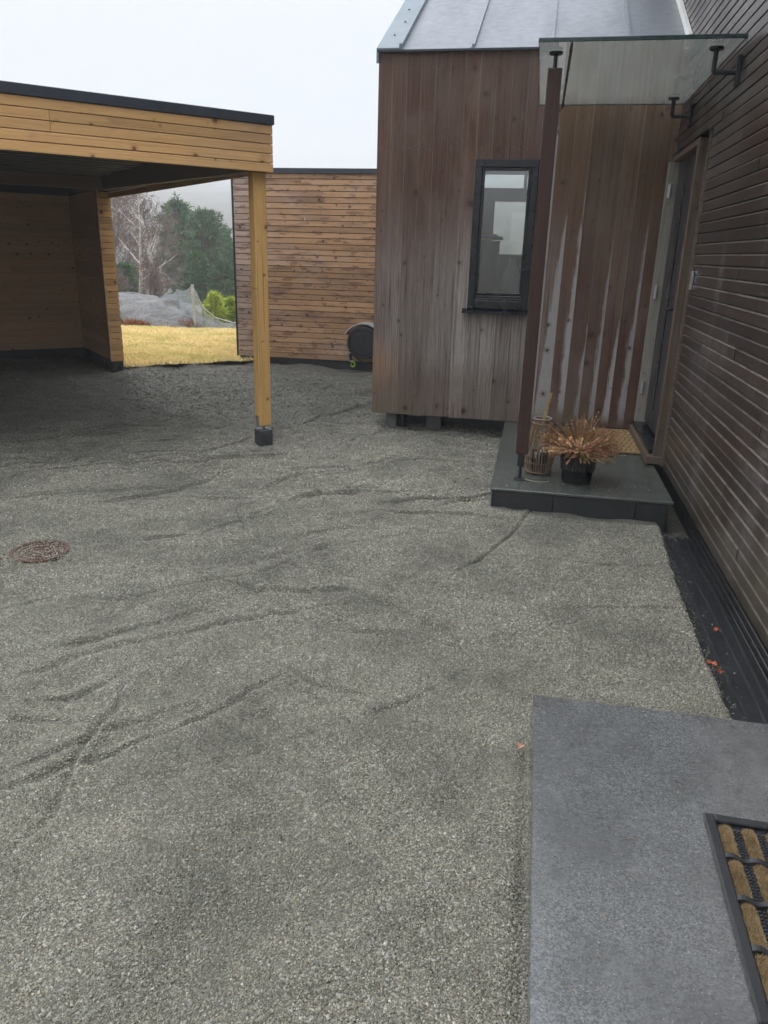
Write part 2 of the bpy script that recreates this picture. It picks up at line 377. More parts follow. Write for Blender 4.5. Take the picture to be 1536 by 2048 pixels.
def glass_mat(name, tint, dirt, dirtc, scale=(6, 1.4, 1), rlow=0.02, ior=1.5):
    g = NT(name); t = g.t; P = g.pos()
    fr = t.nodes.new('ShaderNodeFresnel'); fr.inputs['IOR'].default_value = ior
    tr = t.nodes.new('ShaderNodeBsdfTransparent'); tr.inputs['Color'].default_value = (*tint, 1)
    gl = t.nodes.new('ShaderNodeBsdfGlossy'); gl.inputs['Roughness'].default_value = rlow
    df = t.nodes.new('ShaderNodeBsdfTranslucent'); df.inputs['Color'].default_value = (*dirtc, 1)
    d2 = t.nodes.new('ShaderNodeBsdfDiffuse'); d2.inputs['Color'].default_value = (*dirtc, 1)
    n = g.noise(g.scale(P, scale), 1.3, 6, .62, .6)
    m0 = t.nodes.new('ShaderNodeMixShader'); t.links.new(df.outputs[0], m0.inputs[1]); t.links.new(d2.outputs[0], m0.inputs[2]); m0.inputs[0].default_value = .2
    m1 = t.nodes.new('ShaderNodeMixShader'); t.links.new(fr.outputs[0], m1.inputs[0]); t.links.new(tr.outputs[0], m1.inputs[1]); t.links.new(gl.outputs[0], m1.inputs[2])
    m2 = t.nodes.new('ShaderNodeMixShader'); t.links.new(g.rng(n, .36, .70, dirt * .72, dirt), m2.inputs[0])
    t.links.new(m1.outputs[0], m2.inputs[1]); t.links.new(m0.outputs[0], m2.inputs[2])
    t.links.new(m2.outputs[0], t.nodes['Material Output'].inputs['Surface'])
    return g.m
M_glass = glass_mat('wet dirty canopy glass', (.97, .99, .98), .15, (.88, .94, .88))
M_pane = glass_mat('window glass', (.90, .92, .91), .02, (.6, .6, .6), (2, 2, 2), 0.0, 2.1)
M_gedge = plain('green glass edge', (0.025, 0.050, 0.048), 0.15, n_scale=20, n_amt=.3)

# ------------------------------------------------------------------ ground
def vnoise(x, y, s, seed=0):
    """smooth value noise on arrays"""
    r = np.random.default_rng(seed).random((256, 256))
    fx, fy = x * s + 1000.3, y * s + 1000.7
    ix, iy = np.floor(fx).astype(int), np.floor(fy).astype(int)
    u, v = fx - ix, fy - iy; u = u * u * (3 - 2 * u); v = v * v * (3 - 2 * v)
    g = lambda a, b: r[a % 256, b % 256]
    return (g(ix, iy) * (1 - u) + g(ix + 1, iy) * u) * (1 - v) + (g(ix, iy + 1) * (1 - u) + g(ix + 1, iy + 1) * u) * v - 0.5

CP = np.array([-2.11, 6.2]); CX = np.array([0.7193, 0.6947]); CY = np.array([-0.6947, 0.7193])   # carport frame
CP_ROT = math.atan2(CX[1], CX[0])
def cpl(x, y):
    dx, dy = x - CP[0], y - CP[1]; return dx * CX[0] + dy * CX[1], dx * CY[0] + dy * CY[1]
LA, LB = np.array([-5.60, 9.80]), np.array([-4.30, 10.86])      # front edge of the lawn
LD = (LB - LA) / np.linalg.norm(LB - LA)
def lawn_dist(x, y):
    return -(x - LA[0]) * LD[1] + (y - LA[1]) * LD[0] + 0.10 * vnoise(x, y, 2.2, 5) + 0.06 * vnoise(x, y, 6, 6)
TRACKS = [  # polyline, half width, depth, ridge
 ([(-1.95, 2.58), (-1.77, 2.71), (-1.57, 2.93), (-1.44, 3.06)], .035, .020, .6), ([(-2.2, 3.34), (-1.91, 3.18), (-1.59, 2.99)], .035, -.012, .5),
 ([(-1.75, 3.54), (-1.5, 3.42), (-1.3, 3.36), (-1.05, 3.40), (-.8, 3.43), (-.52, 3.3), (-.2, 3.02), (.05, 2.72)], .03, .02, .7), ([(-3.3, 6.6), (-2.6, 5.7), (-1.9, 4.7), (-1.5, 3.9), (-1.1, 3.0), (-.9, 2.2)], .03, .013, .7), ([(-3.0, 6.8), (-2.3, 5.85), (-1.65, 4.8), (-1.25, 4.0), (-.85, 3.05), (-.62, 2.2), (-.5, 1.5)], .03, .012, .7), ([(-2.6, 2.9), (-1.9, 3.1), (-1.3, 3.6), (-.9, 4.4), (-.75, 5.4)], .03, .010, .7),
 ([(-1.5, 2.51), (-1.41, 2.22), (-1.41, 1.97), (-1.34, 1.73), (-1.32, 1.5)], .035, .026, .6), ([(-.74, 2.99), (-.62, 3.01), (-.48, 3.01)], .035, .024, .8),
 ([(-.97, 2.68), (-.71, 2.54), (-.49, 2.52)], .025, .016, .7), ([(-1.57, 4.71), (-1.37, 4.9), (-.98, 5.08), (-.56, 5.18)], .04, .020, .8),
 ([(-1.89, 4.89), (-1.68, 5.41), (-1.34, 5.66)], .05, .02, .8), ([(-1.01, 4.81), (-.6, 5.0), (-.2, 5.14)], .04, .02, .8), ([(-2.18, 3.88), (-1.97, 4.07)], .06, .03, .6),
 ([(-1.61, 3.91), (-1.3, 3.79), (-1.06, 3.6)], .035, .014, .7), ([(-1.79, 2.06), (-1.66, 2.14), (-1.46, 2.14)], .035, .018, .6), ([(-2.38, 2.86), (-2.31, 2.99), (-2.25, 3.18)], .045, .022, .5),
 ([(.12, 4.14), (.49, 4.18), (.87, 4.24)], .02, .010, .5), ([(.27, 3.52), (.59, 3.61), (.89, 3.66)], .02, .010, .5), ([(-4.07, 8.95), (-3.19, 9.47), (-1.92, 9.14)], .07, .03, .9),
 ([(-3.52, 7.46), (-3.02, 8.24), (-2.07, 9.88)], .07, .03, .9), ([(-2.25, 6.64), (-2.04, 7.67), (-1.6, 8.47)], .06, .03, .9), ([(-1.78, 2.23), (-1.66, 2.31), (-1.51, 2.51)], .035, .018, .6),
 ([(-1.17, 2.93), (-.92, 2.8), (-.58, 2.52)], .03, .010, .6), ([(-1.57, 1.77), (-1.49, 1.84), (-1.41, 1.97)], .035, .018, .6), ([(-1.38, 4.05), (-1.02, 4.33), (-.4, 4.4)], .04, .012, .7),
 ([(-.43, 3.21), (-.1, 2.87), (.08, 2.57)], .03, .012, .6), ([(-5.23, 8.93), (-4.02, 7.89), (-2.8, 6.92)], .06, .025, .8), ([(-4.03, 5.89), (-3.8, 6.6), (-2.9, 6.66)], .06, .025, .8),
 ([(-3.4, 5.2), (-2.6, 5.5), (-1.7, 6.2)], .05, .022, .8), ([(-2.9, 4.3), (-2.4, 4.8), (-2.2, 5.4)], .05, .02, .8), ([(-1.1, 6.2), (-.6, 6.0), (-.25, 6.1)], .04, .014, .8),
 ([(-5.0, 7.3), (-3.9, 7.1), (-3.2, 7.0)], .06, .022, .8), ([(-3.7, 8.6), (-2.9, 9.0), (-2.2, 8.6)], .06, .022, .8), ([(-2.6, 7.2), (-2.1, 7.0), (-1.7, 7.1)], .05, .02, .8)]
_r = random.Random(21)
for _i in range(105):      # rake strokes and wheel scuffs
    if _i < 75: _x, _y, _a, _L = _r.uniform(-4.8, -.4), _r.uniform(4.2, 10.2), _r.gauss(.75, .35), _r.uniform(.9, 2.6)
    else: _x, _y, _a, _L = _r.uniform(-2.2, .5), _r.uniform(1.3, 4.4), _r.choice((_r.gauss(.6, .3), _r.gauss(-.7, .3))), _r.uniform(.7, 1.9)
    _c = _r.uniform(-.5, .5); _P = []
    for _k in range(5):
        _P.append((_x, _y)); _x += math.cos(_a) * _L / 4; _y += math.sin(_a) * _L / 4; _a += _c / 4
    if any(p[0] > .7 for p in _P): continue
    TRACKS.append((_P, _r.uniform(.014, .035) * (1.5 if _i < 75 else 1), _r.uniform(.007, .018), _r.uniform(.4, .9)))
EDGE_Y = np.array([-4, 2.68, 2.94, 3.43, 4.1, 5.15, 6, 12]); EDGE_X = np.array([.865, .865, .858, .856, .872, .915, .93, .95])
def yard_h(x, y):
    h = 0.06 * vnoise(x, y, .55, 1) + 0.045 * vnoise(x, y, 1.7, 2) + 0.036 * vnoise(x, y, 5.0, 3) + .016 * vnoise(x, y, 13, 4)
    far = np.clip((y - 5.5) / 3, 0, 1)
    h = h + np.clip((-.35 - x) / .6, 0, 1) * np.clip((3.1 - y) / .8, 0, 1) * (.055 * vnoise(x, y, 3.1, 71) + .030 * vnoise(x, y, 7, 72))
    h = h * (0.8 + .6 * far) + far * 0.030 * vnoise(x * .5 + y * .35, y * 1.3 - x * .6, 2.3, 8)
    h = h * np.clip((0.95 - x) * 1.4 + .12, .12, 1.0)
    for P, wd, dp, rg in TRACKS:
        P = np.array(P); lo, hi = P.min(0) - wd * 5, P.max(0) + wd * 5
        k = np.where((x > lo[0]) & (x < hi[0]) & (y > lo[1]) & (y < hi[1]))
        if len(k[0]) == 0: continue
        X, Y = x[k], y[k]; best = np.full(X.shape, 9.); sg = np.zeros(X.shape); fade = np.zeros(X.shape)
        N = len(P) - 1
        for i in range(N):
            a, b = P[i], P[i + 1]; d = b - a; L2 = d @ d
            t = np.clip(((X - a[0]) * d[0] + (Y - a[1]) * d[1]) / L2, 0, 1)
            ex, ey = X - a[0] - t * d[0], Y - a[1] - t * d[1]; dd = np.hypot(ex, ey)
            s = np.sign(d[0] * ey - d[1] * ex); m = dd < best
            best = np.where(m, dd, best); sg = np.where(m, s, sg); fade = np.where(m, (i + t) / N, fade)
        wv = np.minimum(wd, .012 + wd * .33) * .85 * (1 + .5 * vnoise(X, Y, 9, 12)); env = np.clip(4 * fade * (1 - fade) + .15, 0, 1) * (.75 + .9 * vnoise(X, Y, 7, 13))
        h[k] += env * dp * .95 * (-.40 * np.exp(-(best / wv) ** 2) + 1.5 * np.clip(best * sg / wv, -2, 2) * np.exp(-(best / wv) ** 2) + rg * .6 * np.exp(-((best * sg - 1.7 * wv) / wv) ** 2))
    # slope down to the drainage strip along the house
    ex = np.interp(y, EDGE_Y, EDGE_X) + .02 * vnoise(x * 0, y, 9, 14) + .012 * vnoise(x * 0, y, 26, 15)
    h = h - np.clip((x - ex) / .05, 0, 1) ** 1.2 * .085
    h = h - np.clip((2.68 - y) / .5, 0, 1) * (.020 + .02 * vnoise(x * 0, y, 5, 73)) * np.exp(-((x - .112) / .028) ** 2)
    # tucked below the lawn
    ld = lawn_dist(x, y); lx, ly = cpl(x, y)
    h = np.where((ld > 0.05) & ~((lx < 0.02) & (ly < 6.7)), np.minimum(h, -.02) - np.clip(ld, 0, .5) * .12, h)
    h = h - .05 * np.exp(-(((x + 2.42) / .16) ** 2 + ((y - 3.12) / .10) ** 2))
    h = h + .030 * np.exp(-(((x + 2.66) / .3) ** 2 + ((y - 3.56) / .22) ** 2)) * 0 
    return h
xs = np.concatenate([np.arange(-16, -6, .25), np.arange(-6, -2.6, .06), np.arange(-2.6, 1.13, .0125)])
ys = np.concatenate([np.arange(-5, .6, .25), np.arange(.6, 5.3, .0125), np.arange(5.3, 8, .03), np.arange(8, 12.6, .06)])
GX, GY = np.meshgrid(xs, ys); GZ = yard_h(GX.ravel(), GY.ravel()).reshape(GX.shape)
def grid_faces(nx, ny):
    i = np.arange(nx * ny).reshape(ny, nx)
    return np.stack([i[:-1, :-1].ravel(), i[:-1, 1:].ravel(), i[1:, 1:].ravel(), i[1:, :-1].ravel()], 1)
def far_shade_mask(g, P):
    """shade on the far gravel by carport and shed, painted into its colour"""
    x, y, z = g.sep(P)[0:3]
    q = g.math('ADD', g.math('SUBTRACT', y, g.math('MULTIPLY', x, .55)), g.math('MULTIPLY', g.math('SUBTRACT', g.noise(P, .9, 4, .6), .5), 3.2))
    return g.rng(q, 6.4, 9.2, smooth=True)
def gravel_mat():
    g = NT('crushed grey green gravel', 0.75, 0.35); P = g.pos()
    v1 = g.vor(P, 190); v2 = g.vor(P, 95); n = g.noise(P, 1.7, 6, .65); nf = g.noise(P, 300, 3)
    rc = g.sep(v1['Color'])[0]
    c = g.mix(g.rng(rc, .1, .9), (.122, .114, .088, 1), (.30, .281, .222, 1))
    c = g.mix(g.math('GREATER_THAN', g.sep(v2['Color'])[1], .975), c, (.50, .49, .45, 1))
    c = g.mix(g.math('MULTIPLY', g.rng(n, .42, .66), .55), c, (.085, .083, .068, 1))
    X_, Y_, _z = g.sep(P)[0:3]
    far_shade = far_shade_mask(g, P)
    c = g.mix(g.math('MULTIPLY', far_shade, .55), c, (.062, .063, .055, 1))
    gap = g.rng(v1['Distance'], .25, .62)
    c = g.mix(g.math('MULTIPLY', gap, .45), c, (.07, .07, .057, 1))
    h = g.math('ADD', g.math('MULTIPLY', v1['Distance'], -.55), g.math('ADD', g.math('MULTIPLY', v2['Distance'], -.55), g.math('MULTIPLY', nf, .15)))
    return g.fin(c, g.rng(rc, 0, 1, .55, .9), g.bump(h, 1.0, .010))
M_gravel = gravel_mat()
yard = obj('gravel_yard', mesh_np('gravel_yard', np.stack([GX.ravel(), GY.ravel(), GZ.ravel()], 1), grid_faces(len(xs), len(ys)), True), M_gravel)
kind(yard, 'structure'); yard['label'] = 'raked grey crushed stone covering the whole yard'

# loose stones, too small and too many to count
def stones(n, box, size, seed, ok=None):
    r = np.random.default_rng(seed)
    x = r.uniform(box[0], box[1], n); y = r.uniform(box[2], box[3], n)
    # keep what the camera's field could reach, a margin included
    k = (x > -0.80 * y - .65) & (x < np.interp(y, EDGE_Y, EDGE_X) + .015) & ~((x > .115) & (y < 2.62)) & ~((x > -.21) & (y > 4.92) & (y < 7.4))
    x, y = x[k], y[k]; n = len(x)
    z = yard_h(x, y)
    base = np.array([(1, 0, -.2), (-1, 0, -.2), (0, 1, -.2), (0, -1, -.2), (0, 0, 1)], float)
    F0 = np.array([(0, 2, 4), (2, 1, 4), (1, 3, 4), (3, 0, 4)])
    s = np.clip(r.lognormal(math.log(size), .42, n), size * .4, size * 2.1)[:, None, None]
    V = base[None] * r.uniform(.6, 1.2, (n, 5, 1)) + r.normal(0, .18, (n, 5, 3))
    V[:, :, 2] *= .72
    a, b = r.uniform(0, 2 * PI, n), r.normal(0, .5, n)
    ca, sa, cb, sb = np.cos(a), np.sin(a), np.cos(b), np.sin(b)
    vx = V[:, :, 0] * cb[:, None] - V[:, :, 2] * sb[:, None]; vz = V[:, :, 0] * sb[:, None] + V[:, :, 2] * cb[:, None]
    V = np.stack([vx * ca[:, None] - V[:, :, 1] * sa[:, None], vx * sa[:, None] + V[:, :, 1] * ca[:, None], vz], 2) * s
    V += np.stack([x, y, z + s[:, 0, 0] * .12], 1)[:, None, :]
    F = (F0[None] + (np.arange(n) * 5)[:, None, None]).reshape(-1, 3)
    t = r.beta(2.0, 2.4, n); warm = r.uniform(-1, 1, n)
    c = np.stack([.122 + .40 * t + .020 * warm, .117 + .383 * t, .092 + .316 * t - .018 * warm, np.ones(n)], 1)
    pale = r.random(n) < .007; c[pale, :3] = c[pale, :3] * .3 + np.array([.50, .49, .45])
    return V.reshape(-1, 3), F, np.repeat(c, 5, 0)
parts_, off = [], 0
for a in ((380000, (-2.5, .9, .9, 3.0), .0027, 1), (260000, (-4.3, .95, 3.0, 5.0), .0036, 2), (150000, (-6.0, .95, 5.0, 7.0), .0052, 3), (110000, (-8.0, 0, 7.0, 10.6), .0070, 4)):
    V, F, c = stones(*a); parts_.append((V, F + off, c)); off += len(V)
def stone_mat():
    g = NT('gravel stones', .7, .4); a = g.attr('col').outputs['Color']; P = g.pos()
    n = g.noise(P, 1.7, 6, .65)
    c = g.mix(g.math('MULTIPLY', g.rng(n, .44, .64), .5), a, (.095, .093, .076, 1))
    c = g.mix(g.math('MULTIPLY', far_shade_mask(g, P), .55), c, (.062, .063, .055, 1))
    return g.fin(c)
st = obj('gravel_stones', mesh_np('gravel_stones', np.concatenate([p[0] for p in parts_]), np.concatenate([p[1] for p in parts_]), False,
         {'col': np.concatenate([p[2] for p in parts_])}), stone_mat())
kind(st, 'stuff'); st['label'] = 'loose crushed stones lying all over the yard'; st['category'] = 'gravel'

# terrain out to the misty hillsides
def terr_h(x, y):
    r = np.hypot(x + 3, y - 4)
    h = -.35 - .052 * np.clip(r - 14, 0, 60) + np.clip(r - 125, 0, 1e9) * .104 * np.clip((r - 125) / 60, 0, 1)
    h = np.minimum(h, 128 + 0 * r)
    return h + np.clip((r - 16) / 30, 0, 1) * (1.2 * vnoise(x, y, .08, 21) + .35 * vnoise(x, y, .4, 22)) + np.clip((r - 90) / 60, 0, 1) * (2.5 * vnoise(x, y, .09, 24) + 2.5 * vnoise(x, y, .3, 25))
k = np.linspace(-1, 1, 221); k = np.sign(k) * np.abs(k) ** 1.7 * 938
TX, TY = np.meshgrid(k - 3, k + 4); TZ = terr_h(TX.ravel(), TY.ravel())
def terr_mat():
    g = NT('heath and forest ground', .9, .1); P = g.pos()
    n = g.noise(P, .35, 6, .65); n2 = g.noise(P, 2.5, 5)
    c = g.mix(g.rng(n, .38, .62), (.040, .052, .030, 1), (.10, .070, .048, 1))
    return g.fin(g.mix(g.math('MULTIPLY', g.rng(n2, .5, .7), .5), c, (.055, .040, .030, 1)))
te = obj('hillside_terrain', mesh_np('hillside_terrain', np.stack([TX.ravel(), TY.ravel(), TZ], 1), grid_faces(221, 221), True), terr_mat())
kind(te, 'structure'); te['label'] = 'heath ground rising to misty forested hillsides'

# lawn
lx_ = np.arange(-16, 2, .09); ly_ = np.arange(8.5, 17.6, .09)
AX, AY = np.meshgrid(lx_, ly_)
def lawn_h(x, y):
    return .010 + .05 * vnoise(x, y, .5, 31) + .03 * vnoise(x, y, 3, 32) + .015 * vnoise(x, y, 9, 33) - np.clip(y - 15.4, 0, 9) ** 1.4 * .20 + np.clip(y - 11, 0, 4) * .006
def lawn_ok(x, y):
    a, b = cpl(x, y)
    return (lawn_dist(x, y) > 0) & ~((a < 0.0) & (b < 6.72) & (b > -.5))
AZ = lawn_h(AX.ravel(), AY.ravel())
AF = grid_faces(len(lx_), len(ly_)); okv = lawn_ok(AX.ravel(), AY.ravel()); AF = AF[okv[AF].all(1)]
def lawn_col(g, P):
    n = g.noise(P, 1.3, 5, .6); n2 = g.noise(P, 14, 4); n3 = g.noise(g.scale(P, (1, 3, 1)), 4, 4)
    c = g.mix(g.rng(n2, .3, .7), (.85, .71, .38, 1), (.72, .58, .28, 1))
    c = g.mix(g.math('MULTIPLY', g.rng(n, .48, .68), .55), c, (.45, .45, .12, 1))
    return g.mix(g.math('MULTIPLY', g.rng(n3, .54, .7), .45), c, (.50, .34, .13, 1))
def lawn_mat():
    g = NT('dry winter lawn', .85, .15); P = g.pos()
    return g.fin(lawn_col(g, P), None, g.bump(g.noise(P, 60, 4), .6, .02))
la = obj('lawn', mesh_np('lawn', np.stack([AX.ravel(), AY.ravel(), AZ], 1), AF, True), lawn_mat())
kind(la, 'structure'); la['label'] = 'straw yellow winter lawn between carport and shed'
def blades(n, seed):
    r = np.random.default_rng(seed); x = r.uniform(-11.5, -3.8, n); y = r.uniform(9.7, 16.4, n)
    k = lawn_ok(x, y) & (np.abs(x + .5 * y) < 3.2); x, y = x[k], y[k]; n = len(x); z = lawn_h(x, y)
    a = r.uniform(0, 2 * PI, n); h = r.uniform(.015, .05, n); wd = r.uniform(.004, .009, n); le = r.uniform(.01, .06, n); b = r.uniform(0, 2 * PI, n)
    p = np.stack([x, y, z], 1); d = np.stack([np.cos(a), np.sin(a), 0 * a], 1) * wd[:, None]
    ed = np.exp(-np.clip(lawn_dist(x, y), 0, 9) / .12); h = h * (1 + 1.2 * ed * r.random(n)); le = le * (1 + 1.5 * ed * r.random(n))
    tip = p + np.stack([np.cos(b) * le, np.sin(b) * le, h], 1)
    return np.stack([p - d, p + d, tip], 1).reshape(-1, 3), np.arange(n * 3).reshape(-1, 3)
V, F = blades(170000, 41)
g_ = NT('dry grass blades', .7, .2)
gb = obj('lawn_grass', mesh_np('lawn_grass', V, F), g_.fin(lawn_col(g_, g_.pos())))
kind(gb, 'stuff'); gb['label'] = 'short dry grass blades of the yellow lawn'; gb['category'] = 'grass'

# ------------------------------------------------------------------ house with dark siding
house = thing('house', 'dark brown house wall of narrow horizontal boards along the right', 'house', (1.03, 3.0, 0))
HP = lambda x, y, z: (x - 1.03, y - 3.0, z)
RZ = (0, 0, -PI / 2)
PITCH, NROW = 0.0655, 72
rr = random.Random(3)
for i in range(NROW):
    z = 0.185 + i * PITCH
    y_far = 5.735 if z < 2.44 else (7.195 if z < 3.2 else 11.0)
    y_near = -3.0
    cuts = [y_far]; y = y_far - rr.uniform(.6, 3.6)
    while y > y_near + .8: cuts.append(y); y -= rr.uniform(2.6, 4.2)
    cuts.append(y_near)
    for a, b in zip(cuts[:-1], cuts[1:]):
        obj('board', board_mesh(a - b, PITCH - .005, .02, .002, .008, M_house), None, house, HP(1.03 + rr.uniform(-.0025, .0025), a, z + rr.uniform(-.0009, .0009)), RZ)
obj('wall_core', MB().box(.021, .25, 2.735, 4.195, 2.44, 3.2).box(.021, .25, -6, 2.73, .30, 3.2).box(.021, .25, -6, 8, 3.2, 4.95).box(.16, .25, 2.73, 4.2, .2, 2.44), M_plinth, house)
obj('foundation', MB().box(.10, .3, -6, 4.2, -.4, .305), M_plinth, house)
# ribbed black membrane against the foundation and in the drainage strip
mb = MB()
for j in range(7):
    mb.bbox(.085, .10, -6, 1.92, -.08 + j * .045, -.08 + j * .045 + .03, .004)
obj('drainage_membrane', mb, M_rubber, house)
ro = MB().raw([(-.35, -6, 4.9), (-.35, 8.2, 4.9), (3.5, 8.2, 7.2), (3.5, -6, 7.2), (-.35, -6, 5.05), (-.35, 8.2, 5.05), (3.5, 8.2, 7.35), (3.5, -6, 7.35)],
              [(0, 1, 2, 3), (7, 6, 5, 4), (0, 4, 5, 1), (1, 5, 6, 2), (2, 6, 7, 3), (3, 7, 4, 0)])
obj('roof', ro, M_cap, house)
obj('end_wall', MB().box(.25, 3.4, 7.9, 8.0, -.3, 6.9).box(.25, 3.4, -6, -5.9, -.3, 6.9).box(3.3, 3.4, -5.9, 7.9, -.3, 6.9), M_house, house)
# entrance door
door = thing('door', '', '', HP(1.03, 6.5, 0)); del door['label'], door['category']; door.parent = house
bpy.data.objects.remove(door)
D = lambda x, y, z: (x - 1.03, y - 3.0, z)
def hbox(n, m, x0, x1, y0, y1, z0, z1, par=house, c=.003):
    return obj(n, MB().bbox(x0 - 1.03, x1 - 1.03, y0 - 3, y1 - 3, z0, z1, c), m, par)
leaf = hbox('door', M_door, 1.045, 1.10, 5.995, 7.045, .285, 2.395)
leaf['label'] = 'dark grey entrance door leaf'
hbox('panel_groove', M_frame, 1.039, 1.046, 6.62, 6.74, .45, 2.2, leaf)
mb = MB().tube([D(1.045, 6.10, 1.30), D(.985, 6.10, 1.30), D(.975, 6.12, 1.30), D(.972, 6.24, 1.295)], .010, 8)
mb.bbox(1.036 - 1.03, 1.046 - 1.03, 6.075 - 3, 6.125 - 3, 1.20, 1.38, .003)
obj('door_handle', mb, M_black, leaf)
for z in (.57, 1.385, 2.18):
    mb = MB().tube([D(.995, 7.035, z - .055), D(.995, 7.035, z + .055)], .009, 10).bbox(.979 - 1.03, .992 - 1.03, 7.040 - 3, 7.049 - 3, z - .05, z + .05, .002)
    obj('hinge', mb, M_steel, leaf)
def vboard(n, m, x0, x1, y0, y1, z0, z1, par):
    """upright board with its grain running up"""
    me = MB().bbox(0, z1 - z0, 0, y1 - y0, 0, x1 - x0, .003)
    return obj(n, me, m, par, HP(x1, y0, z0), (0, -PI / 2, 0))
vboard('door_jamb', M_jamb, .965, 1.06, 7.05, 7.10, .20, 2.40, house)
vboard('door_jamb', M_jamb2, .985, 1.06, 5.925, 5.985, .215, 2.43, house)
hbox('door_head', M_beam, .995, 1.07, 5.985, 7.10, 2.40, 2.445)
hbox('door_head_flashing', M_cap, .985, 1.075, 5.72, 7.11, 2.447, 2.455, c=.002)
hbox('door_edge_trim', M_jamb2, 1.012, 1.16, 5.736, 5.750, .19, 2.446, c=.002)
hbox('door_threshold', M_frame, .955, 1.09, 5.985, 7.10, .225, .262)
hbox('door_threshold_sill', M_jamb2, .93, 1.085, 5.90, 7.10, .165, .222)
hbox('door_bell', M_steel, 1.010, 1.029, 5.640, 5.672, 1.46, 1.58)

# ------------------------------------------------------------------ wooden annex with zinc roof
FY, FX0, FX1, FZ0, FZ1 = 7.2, -1.49, 1.028, .155, 3.25
annex = thing('annex', 'brown vertically clad annex with grey metal roof and peeling stain', 'building', (-.23, 7.2, 0))
AP = lambda x, y, z: (x + .23, y - 7.2, z)
VR = (0, -PI / 2, 0)
WX0, WX1, WZ0, WZ1 = -.614, -.072, 1.155, 2.426
edges = [FX0 + (WX0 - FX0) * i / 7 for i in range(7)] + [WX0 + (WX1 - WX0) * i / 4 for i in range(4)] + [WX1 + (FX1 - WX1) * i / 8 for i in range(9)]
# wear: (height reached, width at the foot, soft greying)
wear = [(0, 0, .42), (0, 0, .7), (0, 0, .55), (0, 0, .5), (0, 0, .8), (0, 0, .75), (0, 0, 1.0),
        (0, 0, 1.0), (0, 0, .95), (0, 0, .9), (0, 0, 1.0),
        (2.7, 2.6, .9), (2.0, 1.05, .5), (2.2, .50, .1), (1.1, .34, .05), (1.85, .40, .03), (1.15, .52, .03), (2.0, .46, .03), (1.5, .26, .03)]
rr = random.Random(5)
for i, (a, b) in enumerate(zip(edges[:-1], edges[1:])):
    spans = [(FZ0 + rr.uniform(-.006, .004), FZ1)]
    if 7 <= i < 11: spans = [(FZ0, WZ0 - .012), (WZ1, FZ1)]
    for z0, z1 in spans:
        o = obj('board', board_mesh(z1 - z0, b - a - .0008, .022, .0012, None, M_facade), None, annex, AP(b - .0004, FY + rr.uniform(0, .0022), z0), VR)
        h, wd, gs = wear[i]
        o['wear_height'] = float(h); o['wear_width'] = float(wd); o['board_width'] = float(b - a); o['grey_soft'] = float(gs)
nl = MB()
for i, (a, b) in enumerate(zip(edges[:-1], edges[1:])):
    for z0_ in (.30, .95, 1.75, 2.52, 3.12):
        z = z0_
        if 7 <= i < 11 and 1.14 < z < 2.44: continue
        for fx in (.25, .75):
            x = a + (b - a) * fx + rr.uniform(-.012, .012); z = z0_ + rr.uniform(-.02, .02)
            if rr.random() < .3: continue
            nl.lathe([(.0042, .0), (.0036, .0), (0, .0)], (0, 0, 0), 3) if False else nl.raw([(x + .23 + .0033 * math.cos(q), -.0012, z + rr.uniform(-.0, .0) + .0033 * math.sin(q)) for q in np.linspace(0, 2 * PI, 7)[:-1]] + [(x + .23, -.0022, z)], [(k_, (k_ + 1) % 6, 6) for k_ in range(6)])
kind(obj('nail_heads', nl, M_jamb, annex), 'stuff')
# left return wall, boards cut to the roof slope
SL = 0.5348
for i in range(26):
    y0 = 7.222 + i * .131
    zt = FZ1 + min(i * .131, 2 * 1.72 - i * .131) * SL - .02
    for z0, z1 in (((FZ0, .95), (2.45, zt)) if 6 <= i < 17 else ((FZ0, zt),)):
        o = obj('board', board_mesh(z1 - z0, .1292, .022, .0022, None, M_facade), None, annex, AP(FX0, y0, z0), (0, -PI / 2, -PI / 2))
        o['wear_height'] = 0.0; o['wear_width'] = 0.0; o['board_width'] = .131; o['grey_soft'] = .4
sy0, sy1 = .022 + 6 * .131, .022 + 17 * .131
sw = obj('added_light_window', MB().bbox(-1.28, -1.20, sy0, sy0 + .06, .95, 2.45, .004).bbox(-1.28, -1.20, sy1 - .06, sy1, .95, 2.45, .004).bbox(-1.28, -1.20, sy0 + .0602, sy1 - .0602, .95, 1.01, .004).bbox(-1.28, -1.20, sy0 + .0602, sy1 - .0602, 2.39, 2.45, .004), M_frame, annex)  # unseen window, added to let daylight onto the things in the room
obj('pane', MB().box(-1.245, -1.240, sy0 + .055, sy1 - .055, 1.005, 2.395), M_pane, sw)  # glass of the added unseen window
obj('foundation', MB().box(-1.05, 1.26, .42, 3.2, -.3, .20), M_darkconc, annex)
obj('floor', MB().box(-1.23, 1.25, .05, 3.4, .2, .30), M_room, annex)
obj('support_block', MB().bbox(-1.14, -1.03, .12, .32, -.1, .17, .006), M_conc, annex)
obj('support_block', MB().bbox(-.75, -.60, .22, .42, -.1, .17, .006), M_conc, annex)
obj('support_pipe', MB().tube([AP(-1.21, 7.36, -.1), AP(-1.21, 7.36, .2)], .03, 12), M_black, annex)
